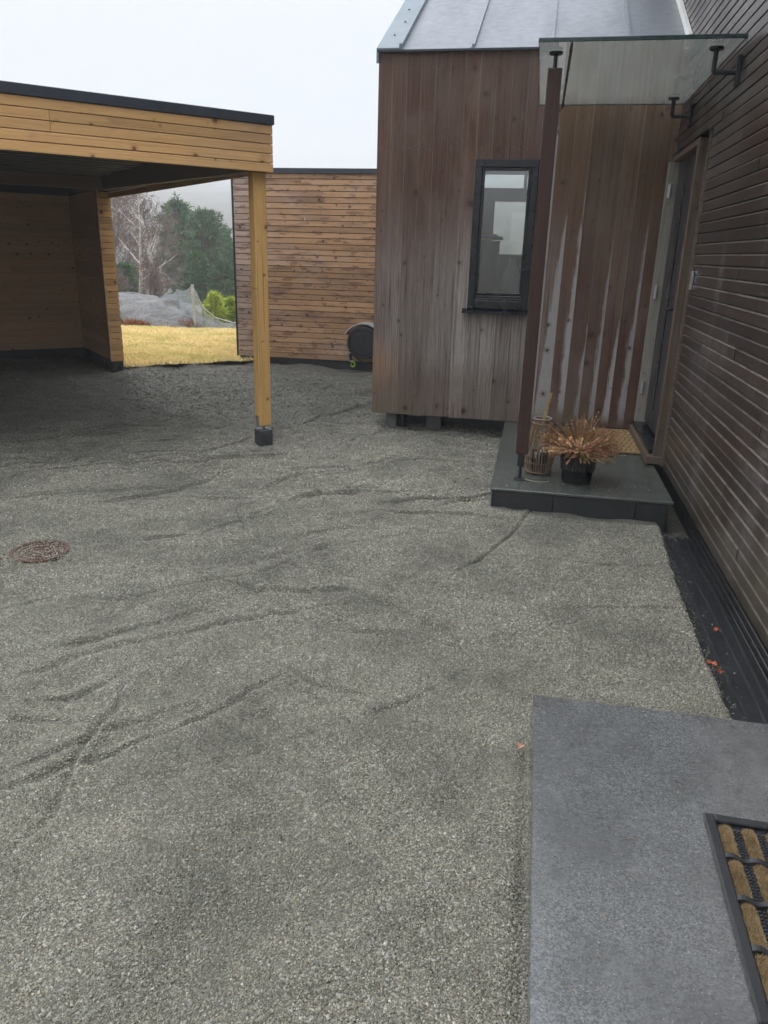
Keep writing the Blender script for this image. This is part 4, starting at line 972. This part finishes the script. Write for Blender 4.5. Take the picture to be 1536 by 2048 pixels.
obj('handle', MB().raw(v, [(4 * i + b, 4 * i + (b + 1) % 4, 4 * i + 4 + (b + 1) % 4, 4 * i + 4 + b) for i in range(4) for b in range(4)] + [(0, 1, 2, 3), (19, 18, 17, 16)]), M_bamboo2, lt)

pot = thing('potted_heather', 'dried pink brown heather in a black plastic pot on the slab', 'potted plant', (.388, 5.31, .151))
smooth(obj('pot', MB().lathe([(0, 0), (.098, 0), (.102, .006), (.106, .085), (.117, .088), (.119, .10), (.128, .215), (.138, .218), (.139, .240), (.131, .240), (.124, .20), (0, .20)], n=40), plain('black plant pot', (.012, .014, .018), .35, n_scale=30), pot))
obj('soil', MB().lathe([(0, .222), (.126, .214)], n=28), plain('peat', (.03, .022, .016), .95, n_scale=90, bump=.8), pot)
def heather():
    r = np.random.default_rng(77); V = []; F = []; Cc = []
    def tri(a, b, c_, col):
        n = len(V); V.extend([a, b, c_]); F.append((n, n + 1, n + 2)); Cc.extend([col] * 3)
    pal = [(.46, .24, .13), (.52, .23, .15), (.45, .28, .12), (.60, .42, .19), (.30, .17, .09), (.58, .33, .20), (.22, .15, .07)]
    for s in range(860):
        az = r.uniform(0, 2 * PI); el = abs(r.normal(0, 1)); el = min(el, 1.45)
        tilt = r.uniform(.8, 1.55); L = r.uniform(.10, .27) * (1.0 if tilt > .8 else .85)
        if r.random() < .025: tilt, L = r.uniform(.0, .4), r.uniform(.2, .29)
        base = np.array([math.cos(az), math.sin(az), 0]) * r.uniform(0, .07) + np.array([0, 0, .222])
        d = np.array([math.cos(az) * math.sin(tilt), math.sin(az) * math.sin(tilt), math.cos(tilt)])
        col = np.array(pal[r.integers(len(pal))]) * r.uniform(.75, 1.2)
        N = 16; p = base.copy(); prev = p.copy(); side = np.cross(d, [0, 0, 1.0]); side /= (np.linalg.norm(side) + 1e-6)
        sag = r.uniform(.05, .35) if tilt > .6 else .1
        for i in range(N):
            t = i / N; dd = d + np.array([0, 0, -sag * t]); dd /= np.linalg.norm(dd)
            q = p + dd * L / N
            wd = .0013 * (1 - .5 * t)
            tri(p - side * wd, p + side * wd, q, col * .55)
            tri(p + np.cross(side, dd) * wd, p - np.cross(side, dd) * wd, q, col * .55)
            if t > .18:
                for b in range(4):
                    ang = r.uniform(0, 2 * PI); nrm = np.cross(side, dd)
                    o = (side * math.cos(ang) + nrm * math.sin(ang)); le = r.uniform(.006, .015); u = np.cross(o, dd)
                    c2 = col * r.uniform(.7, 1.4); tip = q + o * le + dd * le * .8
                    tri(q - u * .0034, q + u * .0034, tip, c2)
            p = q
    for s in range(40):   # fallen bits hanging down the pot's side
        az = r.uniform(0, 2 * PI); p = np.array([math.cos(az) * .142, math.sin(az) * .142, .235])
        for i in range(9):
            q = p + np.array([math.cos(az) * .008, math.sin(az) * .008, -.014]) + r.normal(0, .004, 3)
            tri(p, p + np.array([.003, .002, 0]), q, np.array((.26, .16, .10)) * r.uniform(.6, 1.2)); p = q
    return mesh_np('heather', np.array(V), np.array(F), False, {'col': np.concatenate([np.clip(np.array(Cc), 0, 1), np.ones((len(Cc), 1))], 1)})
def vcol_mat(name, rough=.8, k=1.0):
    g = NT(name, rough, .2); a = g.attr('col').outputs['Color']
    return g.fin(g.vmath('MULTIPLY', a, (k, k, k)))
obj('foliage', heather(), vcol_mat('dry heather'), pot)

bs = obj('bamboo_ring', MB().tube([(.085 * math.cos(a), .06 * math.sin(a), .004 + .002 * math.sin(a * 2)) for a in np.linspace(3.3, 6.1, 18)], .0045, 6), M_jamb, None, (.115, 5.26, .151))
tag(bs, 'pale curved bamboo strip lying on the slab before the lantern', 'bamboo strip')

# crumbs of dry petals round the pot
r_ = np.random.default_rng(8); n = 70
x = r_.normal(.36, .20, n); y = 5.25 + r_.normal(0, .13, n); k_ = (x > -.15) & (x < .9) & (y > 5.0) & (y < 5.9); x, y = x[k_], y[k_]; n = len(x)
a = r_.uniform(0, 2 * PI, n); s = r_.uniform(.003, .008, n)
V = np.stack([np.stack([x + s * np.cos(a + q), y + s * np.sin(a + q), .152 + r_.uniform(.0, .004, n)], 1) for q in (0, 2.2, 4.0)], 1).reshape(-1, 3)
pc = obj('petal_crumbs', mesh_np('petal_crumbs', V, np.arange(3 * n).reshape(-1, 3), False, {'col': np.repeat(np.concatenate([r_.uniform(.25, .6, (n, 1)) * np.array([[1, .72, .5]]), np.ones((n, 1))], 1), 3, 0)}), vcol_mat('dry petals'))
kind(pc, 'stuff'); pc['label'] = 'dry petal crumbs fallen round the pot'; pc['category'] = 'petals'

# ------------------------------------------------------------------ fallen leaves
def leaf_mesh(seed, L=.05, W=.032):
    r = random.Random(seed); n = 7; v = []; f = []
    for i in range(n + 1):
        t = i / n; w_ = W * .5 * math.sin(PI * min(t * 1.02, 1)) ** .8 * (1 + r.uniform(-.15, .15)); z = .010 * math.sin(t * PI) + r.uniform(0, .004)
        v += [(t * L - L / 2, -w_, z + .010 * abs(r.random())), (t * L - L / 2, 0, z), (t * L - L / 2, w_, z + .012 * r.random())]
    for i in range(n):
        for k_ in (0, 1): f.append((3 * i + k_, 3 * i + k_ + 1, 3 * i + 4 + k_, 3 * i + 3 + k_))
    n0 = len(v); v += [(p[0], p[1], p[2] + .0008) for p in v]; f += [tuple(i + n0 for i in reversed(q)) for q in list(f)]
    return mesh_from('leaf', v, f)
for nm, c, lab, loc, rz, s in (('blade', (.42, .10, .025), 'orange fallen leaf lying alone on the black strip by the house', (1.0, 3.55, -.055), .6, 1.0),
                           ('blade', (.38, .085, .02), 'orange fallen leaf at the gravel edge near the step', (.872, 3.08, .005), 2.3, 1.15),
                           ('blade', (.30, .06, .018), 'darker red leaf overlapping the black strip at the gravel edge', (.915, 3.09, -.03), .9, 1.0),
                           ('blade', (.46, .22, .16), 'pinkish crumpled leaf on gravel beside the foreground step', (.082, 2.31, .012), 1.1, .8)):
    o = obj('fallen_leaf', leaf_mesh(hash(lab) % 999 if False else len(lab)), plain('leaf', c, .5, n_scale=60), None, loc, (0.1, .15, rz)); o.scale = (s, s, s)
    tag(o, lab, 'leaf', 'leaves fallen along the house')

r_ = np.random.default_rng(29)
sx_ = np.concatenate([.13 + np.abs(r_.normal(0, .03, 45)), r_.uniform(.13, .95, 40), r_.uniform(.13, .95, 25)])
sy_ = np.concatenate([r_.uniform(1.2, 2.62, 45), 2.60 - np.abs(r_.normal(0, .03, 40)), r_.uniform(1.2, 2.6, 25)])
mb = MB()
for x, y in zip(sx_, sy_):
    if x > .60 and y < 2.10: continue
    q = r_.uniform(.0014, .0042); a = r_.uniform(0, 2 * PI); z = .0455
    mb.raw([(x + q * math.cos(a + k_) * r_.uniform(.7, 1.3), y + q * math.sin(a + k_) * r_.uniform(.7, 1.3), z) for k_ in (0, 1.5, 3.1, 4.6)] + [(x, y, z + q * 1.1)], [(0, 1, 4), (1, 2, 4), (2, 3, 4), (3, 0, 4)])
o = obj('stray_stones', mb, plain('stray gravel', (.30, .285, .22), .7, n_scale=400, n_amt=.5)); kind(o, 'stuff'); o['label'] = 'a few stray stones kicked onto the foreground step'; o['category'] = 'gravel'
mb = MB()
for i in range(14):
    x, y, a, L = r_.uniform(.2, .62), r_.uniform(1.25, 2.45), r_.uniform(0, PI), r_.uniform(.008, .022)
    mb.tube([(x, y, .047), (x + math.cos(a) * L * .5, y + math.sin(a) * L * .5, .049), (x + math.cos(a + .4) * L, y + math.sin(a + .4) * L, .047)], .0007, 4)
o = obj('dry_bits', mb, plain('dry straw', (.40, .30, .18), .8)); kind(o, 'stuff'); o['label'] = 'dry straw bits scattered on the foreground step'; o['category'] = 'straw'

mb = MB(); r_ = np.random.default_rng(57)
for i in range(420):
    y = r_.uniform(2.62, 5.0); x = float(np.interp(y, EDGE_Y, EDGE_X)) + .03 + abs(r_.normal(0, .035)) + (r_.random() < .06) * .08; q = r_.uniform(.0018, .0055); a = r_.uniform(0, 2 * PI); z = -.068
    if x > 1.10: continue
    mb.raw([(x + q * math.cos(a + k_) * r_.uniform(.7, 1.3), y + q * math.sin(a + k_) * r_.uniform(.7, 1.3), z) for k_ in (0, 1.5, 3.1, 4.6)] + [(x, y, z + q * 1.1)], [(0, 1, 4), (1, 2, 4), (2, 3, 4), (3, 0, 4)])
o = obj('spilled_stones', mb, plain('spilled gravel', (.22, .21, .165), .7, n_scale=400, n_amt=.5)); kind(o, 'stuff'); o['label'] = 'stones spilled onto the black strip along the house'; o['category'] = 'gravel'

# ------------------------------------------------------------------ rusty manhole cover
M_rust = plain('rust red iron', (.115, .068, .048), .85, n_scale=60, n_amt=.5, bump=.4)
mz = float(yard_h(np.array([-2.66]), np.array([3.56]))[0])
mh = thing('manhole_cover', 'small rusty red round cover half buried in the gravel', 'manhole cover', (-2.65, 3.565, mz - .002))
mh.rotation_euler = (0.02, -.02, 0.3)
obj('plate', MB().lathe([(0, .004), (.145, .004), (.150, .0), (.150, -.05)], n=40), M_rust, mh)
for R_ in (.035, .075, .110): obj('ridge', ring_(MB(), R_, .006, .006), M_rust, mh)
obj('rim', MB().lathe([(.138, .0), (.138, .013), (.158, .013), (.160, -.03)], n=40), M_rust, mh)
for k_ in range(8):
    a = k_ * PI / 4; obj('rib', MB().tube([(.04 * math.cos(a), .04 * math.sin(a), .006), (.14 * math.cos(a), .14 * math.sin(a), .006)], .005, 6), M_rust, mh)
V, F, c = [], [], []
r_ = np.random.default_rng(19)
def pebbles(n, cx, cy, sx, sy, z, size, cols, seed):
    r = np.random.default_rng(seed); mb = MB()
    for i in range(n):
        x, y = cx + r.normal(0, sx), cy + r.normal(0, sy); s = r.uniform(.6, 1.3) * size
        mb.raw([(x + s * r.uniform(.6, 1), y, z), (x - s * r.uniform(.6, 1), y, z + .002), (x, y + s * r.uniform(.5, 1), z), (x, y - s * r.uniform(.5, 1), z), (x, y, z + s * .8), (x, y, z - s * .8)],
               [(0, 2, 4), (2, 1, 4), (1, 3, 4), (3, 0, 4), (2, 0, 5), (1, 2, 5), (3, 1, 5), (0, 3, 5)])
    return mb
o = obj('pale_pebbles', pebbles(520, -2.52, 3.63, .12, .12, mz + .012, .006, None, 1), plain('pale pebble', (.30, .285, .235), .7, n_scale=30)); kind(o, 'stuff'); o['label'] = 'pale pebbles scattered over the rusty cover'; o['category'] = 'pebbles'
o = obj('red_grit', pebbles(70, -2.86, 3.36, .10, .06, mz + .010, .008, None, 2), M_rust); kind(o, 'stuff'); o['label'] = 'rust red grit streak beside the cover'; o['category'] = 'grit'

# ------------------------------------------------------------------ rock, fence, scrub
def rock_mesh():
    nx, ny = 90, 46; U, Vv = np.meshgrid(np.linspace(-1, 1, nx), np.linspace(-1, 1, ny))
    X = U * 2.35; Y = Vv * 1.5
    e = np.clip(1 - np.abs(U) ** 3.2, 0, 1) ** .6 * np.clip(1 - np.abs(Vv) ** 3, 0, 1) ** .55
    Z = e * (.66 - .17 * U + .22 * vnoise(X, Y, .9, 61) + .10 * vnoise(X, Y, 2.6, 62) + .05 * vnoise(X + .6 * Y, Y, 6, 63)) - .35
    crack = np.abs(vnoise(X * .7 + Y * .25, Y, 1.6, 64)); Z -= .09 * np.exp(-(crack / .035) ** 2) * e; crack2 = np.abs(vnoise(X * 1.1 - Y * .5, Y * 1.2, 2.4, 65)); Z -= .06 * np.exp(-(crack2 / .03) ** 2) * e
    return mesh_np('rock', np.stack([X.ravel(), Y.ravel(), Z.ravel()], 1), grid_faces(nx, ny), True)
def rock_mat():
    g = NT('pale lichen granite', .8, .25); P = g.pos(); n = g.noise(P, 1.6, 6, .65); n2 = g.noise(g.scale(P, (1, 1, .5)), 6, 5, .7)
    c = g.mix(g.rng(n, .35, .65), (.12, .117, .118, 1), (.23, .226, .228, 1)); c = g.mix(g.math('MULTIPLY', g.rng(n2, .5, .7), .7), c, (.09, .083, .078, 1))
    c = g.mix(g.math('MULTIPLY', g.rng(g.noise(P, 2.3, 4), .58, .7), .5), c, (.22, .20, .11, 1))
    return g.fin(c, None, g.bump(n2, 1.0, .12))
rk = obj('rock_outcrop', rock_mesh(), rock_mat(), None, (-8.75, 16.7, .15), (0, 0, math.radians(-10)))
tag(rk, 'low pale grey rock outcrop at the back of the lawn', 'rock')

M_fence = plain('galvanised fence wire', (.40, .43, .45), .45, .6, n_scale=20)
M_mesh = plain('grey fence netting', (.42, .46, .48), .6, n_scale=20)
fn = thing('mesh_fence', 'grey wire mesh fence sagging beside the rock', 'fence', (-7.0, 15.35, 0))
FPX = [(-7.02, 15.35, .90, .0), (-8.15, 17.0, .70, -.25), (-9.45, 19.0, .48, -.55), (-11.5, 22.2, .15, -.95)]
for x, y, zt, zb in FPX:
    obj('post', MB().tube([(x + 7.0, y - 15.35, zb - .3), (x + 7.0 - .015, y - 15.35, zt)], (.034 if y < 15.5 else .028), 8), M_fence, fn)
def net(A, B, nx, nz, r):
    """A,B: (x,y,ztop,zbot); wires of one panel"""
    mb = MB(); A, B = np.array(A, float), np.array(B, float)
    def pt(t, s):
        p = A + (B - A) * t; top = p[2] - .07 * math.sin(PI * t); return (p[0] + 7.0, p[1] - 15.35, p[3] + (top - p[3]) * s)
    for i in range(nx + 1): mb.tube([pt(i / nx, 0), pt(i / nx, 1)], r, 3, False)
    for j in range(nz + 1): mb.tube([pt(q / 8, j / nz) for q in range(9)], r, 3, False)
    return mb
for a, b, n in ((FPX[0], FPX[1], 32), (FPX[1], FPX[2], 38), (FPX[2], FPX[3], 46)):
    kind(obj('netting', net(a, b, n, 16, .0038), M_mesh, fn), 'stuff')
LOW = [(-7.02, 15.35, .86, .0), (-6.90, 15.50, .45, .0), (-6.72, 15.72, .22, -.03), (-6.45, 16.05, .10, -.05), (-6.25, 16.35, .10, -.08)]
for a, b in zip(LOW[:-1], LOW[1:]): kind(obj('netting', net(a, b, 8, 14, .0048), M_mesh, fn), 'stuff')
obj('stay_wire', MB().tube([(x + 7.0, y - 15.35, z) for x, y, z, _ in LOW], .012, 6), M_fence, fn)
x, y, zt, zb = LOW[-1]
obj('post', MB().tube([(x + 7.0, y - 15.35, -.4), (x + 7.0, y - 15.35, .20)], .022, 8), M_fence, fn)

# --- vegetation builders
def limbs(segs, n=4):
    """tapered prisms from (p0,p1,r0,r1) rows"""
    S = np.array([(*a, *b, r0, r1) for a, b, r0, r1 in segs]); p0, p1, r0, r1 = S[:, :3], S[:, 3:6], S[:, 6], S[:, 7]
    d = p1 - p0; d /= np.linalg.norm(d, axis=1)[:, None] + 1e-9
    ref = np.where(np.abs(d[:, 2:3]) < .9, np.array([[0, 0, 1.]]), np.array([[1., 0, 0]])); u = np.cross(d, ref); u /= np.linalg.norm(u, axis=1)[:, None]; v = np.cross(d, u)
    V = []
    for p, r in ((p0, r0), (p1, r1)):
        for k_ in range(n):
            a = 2 * PI * k_ / n; V.append(p + (u * math.cos(a) + v * math.sin(a)) * r[:, None])
    V = np.stack(V, 1); N = len(S)
    F0 = np.array([(k_, (k_ + 1) % n, n + (k_ + 1) % n, n + k_) for k_ in range(n)])
    return V.reshape(-1, 3), (F0[None] + (np.arange(N) * 2 * n)[:, None, None]).reshape(-1, 4)
def bare_tree(r, H, r0, spread=.55, nmain=16, gen=3, minr=.006, low=.12, twig=1.0):
    """returns thick segments, thin segments"""
    big, fine = [], []
    def grow(p, d, L, rad, g):
        n = 5 if g < 2 else 4
        for i in range(n):
            d = d + r.normal(0, .085 + .03 * g, 3) + np.array([0, 0, .05 if g < 3 else -.01]); d /= np.linalg.norm(d)
            q = p + d * L / n; ra, rb = rad * (1 - .75 * i / n), rad * (1 - .75 * (i + 1) / n)
            (big if ra > r0 * .085 else fine).append((p, q, max(ra, minr), max(rb, minr)))
            if g < gen and i >= 1:
                for _ in range(r.integers(1, 3) if g < 2 else r.integers(1, 4)):
                    a = r.normal(0, 1, 3); a -= d * (a @ d); a /= np.linalg.norm(a); nd = d * r.uniform(.55, .9) + a * r.uniform(.4, .8); nd /= np.linalg.norm(nd)
                    grow(q, nd, L * r.uniform(.35, .6) * twig, rb * .55, g + 1)
            p = q
    p = np.zeros(3); d = np.array([0, 0, 1.]); N = 14
    for i in range(N):
        d = d + r.normal(0, .03, 3); d[2] = abs(d[2]); d /= np.linalg.norm(d); q = p + d * H * .93 / N
        f0, f1 = 1 - .88 * i / N, 1 - .88 * (i + 1) / N
        big.append((p, q, r0 * f0, r0 * f1)); t = (i + 1) / N
        if t > low:
            for _ in range(max(1, nmain // N + (r.random() < .5))):
                az = r.uniform(0, 2 * PI); nd = np.array([math.cos(az) * spread, math.sin(az) * spread, r.uniform(.35, .9)]); nd /= np.linalg.norm(nd)
                grow(q, nd, H * r.uniform(.22, .42) * (1.15 - .7 * t), r0 * f1 * .42, 1)
        p = q
    return big, fine
def birch_mat(name, a, b, dark):
    g = NT(name, .7, .2); P = g.obj(); n = g.noise(g.scale(P, (2, 2, 9)), 1.2, 4); c = g.mix(g.rng(n, .54, .64), a, dark)
    return g.fin(g.mix(g.rng(g.noise(P, 3, 3), .4, .6), c, b) if False else c)
M_birch = birch_mat('pale birch bark', (.62, .55, .44, 1), (.5, .45, .36, 1), (.16, .13, .11, 1))
M_twig = plain('reddish birch twigs', (.165, .105, .085), .8, n_scale=3, n_amt=.3)
M_barkb = plain('brown bark', (.15, .11, .09), .85, n_scale=3, n_amt=.3)
def place_bare(label, name, loc, H, r0, seed, bark, twig_mat, **kw):
    big, fine = bare_tree(np.random.default_rng(seed), H, r0, **kw)
    t = thing(name, label, 'tree', loc, 0, None)
    V, F = limbs(big, 6); obj('trunk', mesh_np('trunk', V, F, True), bark, t)
    V, F = limbs(fine, 3); obj('crown', mesh_np('crown', V, F), twig_mat, t)
    return t
def gz(x, y): return float(terr_h(np.array([x]), np.array([y]))[0])
def at(px_ratio, Y): return px_ratio * Y
X = at(-.535, 28); place_bare('pale bare birch with white trunk rising behind the rock', 'birch_tree', (X, 28, -.6), 4.7, .085, 104, M_birch, M_twig, spread=.7, nmain=18, minr=.0048, low=.16)
for i, (px, Y, H, lab) in enumerate(((-.575, 49, 7.6, 'bare reddish birch at the carport edge, left of the white birch'), (-.505, 51, 6.6, 'bare reddish birch standing right behind the white birch'),
                                     (-.552, 53, 8.0, 'tallest bare reddish birch behind the white birch'),
                                     (-.522, 42, 2.8, 'low bare thicket birch at the foot of the white birch'), (-.572, 43, 2.4, 'low bare thicket beside the carport wall edge'))):
    Y *= .63; X = at(px, Y); place_bare(lab, 'bare_birch', (X, Y, gz(X, Y) - .3), H * .63 + .35, .045, 110 + i, M_barkb, M_twig, spread=.5, nmain=34, gen=3, minr=.0062, low=.06, twig=1.1)['group'] = 'bare birches behind the lawn'

def needle_mat(name, a, b):
    g = NT(name, .7, .2); c = g.attr('col').outputs['Color']
    n = g.noise(g.pos(), .9, 3); s = g.mix(g.rng(n, .35, .65), a, b)
    return g.fin(g.vmath('MULTIPLY', s, c))
M_pine = needle_mat('pine needles', (.060, .130, .050, 1), (.112, .210, .078, 1))
M_young = needle_mat('fresh pine needles', (.36, .45, .09, 1), (.48, .56, .12, 1))
M_scrub = needle_mat('brown scrub', (.15, .085, .06, 1), (.11, .07, .05, 1))
M_pbark = plain('pine bark', (.20, .10, .065), .9, n_scale=4, n_amt=.35)
def tufts(cent, dirs, r, nper, ln, wd, shade):
    n = len(cent); C_ = np.repeat(cent, nper, 0); D_ = np.repeat(dirs, nper, 0); m = n * nper
    a = r.normal(0, 1, (m, 3)); a /= np.linalg.norm(a, axis=1)[:, None]; d = D_ * .75 + a * .85; d /= np.linalg.norm(d, axis=1)[:, None]
    b = r.normal(0, 1, (m, 3)); s = np.cross(d, b); s /= np.linalg.norm(s, axis=1)[:, None] + 1e-9
    L = ln * r.uniform(.6, 1.25, (m, 1)); W = wd * r.uniform(.7, 1.3, (m, 1)); st = C_ + a * ln * .25
    V = np.stack([st - s * W * .3, st + s * W * .3, st + d * L * .75 + s * W * .5, st + d * L], 1).reshape(-1, 3)
    F = np.arange(m * 4).reshape(-1, 4); col = np.repeat(np.repeat(shade, nper) * r.uniform(.75, 1.25, m), 4)
    return V, F, np.stack([col, col, col, np.ones(len(col))], 1)
def pine(label, loc, H, seed, crown=.36, base=.22, mat=None, ln=.30, wd=.07, nper=13, name='pine_tree', group=None, cat='tree', cone=.0, dens=1.0, r0=None):
    r = np.random.default_rng(seed); t = thing(name, label, cat, loc, 0, group); segs = []; cent = []; dirs = []
    p = np.zeros(3); d = np.array([0, 0, 1.]); N = 16; tr = []; r0 = r0 or H * .016
    for i in range(N):
        d = d + r.normal(0, .035, 3); d /= np.linalg.norm(d); q = p + d * H / N; segs.append((p, q, r0 * (1 - .9 * i / N), r0 * (1 - .9 * (i + 1) / N))); tr.append(q); p = q
    nb = int(74 * dens)
    for b in range(nb):
        f = base + (1 - base) * (b + r.random()) / nb; z = f * (N - 1); i = min(int(z), N - 2); p0 = tr[i] + (tr[i + 1] - tr[i]) * (z - i)
        prof = math.sin(PI * min(1, (f - base) / (1 - base) * .80 + .20)) ** .65 * (1 - cone * (f - base) / (1 - base))
        L = H * crown * max(prof, .14) * r.uniform(.5, 1.1); az = b * 2.399 + r.normal(0, .4)
        dd = np.array([math.cos(az), math.sin(az), r.uniform(-.12, .45) + .6 * max(0, f - .75) * 3]); dd /= np.linalg.norm(dd)
        q = p0; n = 4
        for j in range(n):
            dd = dd + r.normal(0, .12, 3) + np.array([0, 0, .05]); dd /= np.linalg.norm(dd); q2 = q + dd * L / n
            segs.append((q, q2, r0 * .28 * (1 - .8 * j / n), r0 * .28 * (1 - .8 * (j + 1) / n)))
            if j >= 1:
                for _ in range(4):
                    o = r.normal(0, 1, 3) * np.array([1, 1, .5]) * H * .032
                    cent.append(q2 + o); dirs.append(np.array([dd[0], dd[1], .55]))
            q = q2
    V, F = limbs(segs, 5); obj('trunk', mesh_np('trunk', V, F, True), M_pbark, t)
    cent, dirs = np.array(cent), np.array(dirs); sh = r.uniform(.7, 1.3, len(cent))
    V, F, c = tufts(cent, dirs, r, nper, ln, wd, sh)
    obj('crown', mesh_np('crown', V, F, False, {'col': c}), mat or M_pine, t)
    return t
PG = 'pines behind the lawn'
for i, (px, Y, ztop, crown, lab) in enumerate(((-.470, 60, 4.7, .24, 'tall dark green pine with dense top right of the birches'), (-.440, 58, 4.0, .25, 'broad pine in the middle of the pine group'),
                                 (-.418, 62, 2.7, .28, 'third pine from the left, lower than the tall ones'), (-.396, 57, 1.5, .30, 'lowest pine of the group beside the shed edge'), (-.455, 50, 1.0, .22, 'small slender pine standing before the tall pines'), (-.415, 50, .4, .30, 'bushy low pine before the pine group'),
                                 (-.560, 48, .2, .30, 'small dark pine at the carport wall, left of the birches'))):
    Y *= .63; ztop = 1.65 + (ztop - 1.65) * .63; X = at(px, Y); g0 = gz(X, Y) - .2; pine(lab, (X, Y, g0), ztop - g0, 200 + i, crown * 1.08, .14, None, .22, .055, 15, group=PG)
# young trees and scrub just behind the fence
for i, (x, y, h, lab) in enumerate(((-6.95, 16.3, .62, 'bright green young pine just behind the sagging fence'), (-6.72, 16.9, .50, 'smaller bright green young pine behind the low netting'), (-6.62, 17.6, .72, 'bright green young pine half hidden by the shed edge'))):
    pine(lab, (x, y, -.25), h + .25, 300 + i, .34, .12, M_young, .13, .018, 9, 'young_pine', 'young pines behind the fence', 'tree', .55, .62, .018)
pine('green tuft of young pine at the left end of the rock', (-8.95, 15.35, -.02), .42, 310, .30, .1, M_young, .09, .014, 8, 'pine_seedling', None, 'plant', .4, .4, .01)
def scrub(name, label, cx, cy, cz, sx, sy, sz, n, seed, mat, ln, wd):
    r = np.random.default_rng(seed); c = r.normal(0, 1, (n, 3)); c /= np.linalg.norm(c, axis=1)[:, None]; c *= r.uniform(.3, 1, (n, 1)) ** .5; c[:, 2] = np.abs(c[:, 2]); c *= np.array([sx, sy, sz])
    d = c / (np.linalg.norm(c, axis=1)[:, None] + 1e-6); d[:, 2] += .5
    V, F, col = tufts(c, d, r, 7, ln, wd, r.uniform(.6, 1.4, n))
    o = obj(name, mesh_np(name, V, F, False, {'col': col}), mat, None, (cx, cy, cz)); return tag(o, label, 'bush')
scrub('heath_bush', 'brown heath bush beside the shed behind the lawn', -6.25, 16.9, -.15, .55, .4, .42, 260, 401, M_scrub, .10, .014)
scrub('heath_bush', 'brown heath bush low behind the young pines', -7.0, 17.8, -.2, .7, .4, .40, 240, 402, M_scrub, .10, .014)
M_bracken = needle_mat('dead bracken', (.26, .105, .06, 1), (.34, .17, .09, 1))
scrub('bracken_clump', 'rust red dead bracken at the left foot of the rock', -8.35, 15.15, -.02, .55, .16, .13, 160, 403, M_bracken, .09, .02)
scrub('bracken_clump', 'dead bracken at the right foot of the rock by the fence', -7.25, 15.35, -.02, .30, .14, .16, 110, 404, M_bracken, .09, .02)

# ------------------------------------------------------------------ mist
g = NT('mist'); t = g.t; t.nodes.remove(g.b)
pv = t.nodes.new('ShaderNodeVolumePrincipled'); pv.inputs['Color'].default_value = (.93, .95, .975, 1); pv.inputs['Density'].default_value = .0027; pv.inputs['Anisotropy'].default_value = 0.0
t.links.new(pv.outputs[0], t.nodes['Material Output'].inputs['Volume'])
hz = obj('haze', MB().box(-941 - 3, 941 - 3, -941 + 4, 941 + 4, -9, 115), g.m); kind(hz, 'stuff'); hz['label'] = 'grey mist hanging over the whole place'; hz['category'] = 'haze'
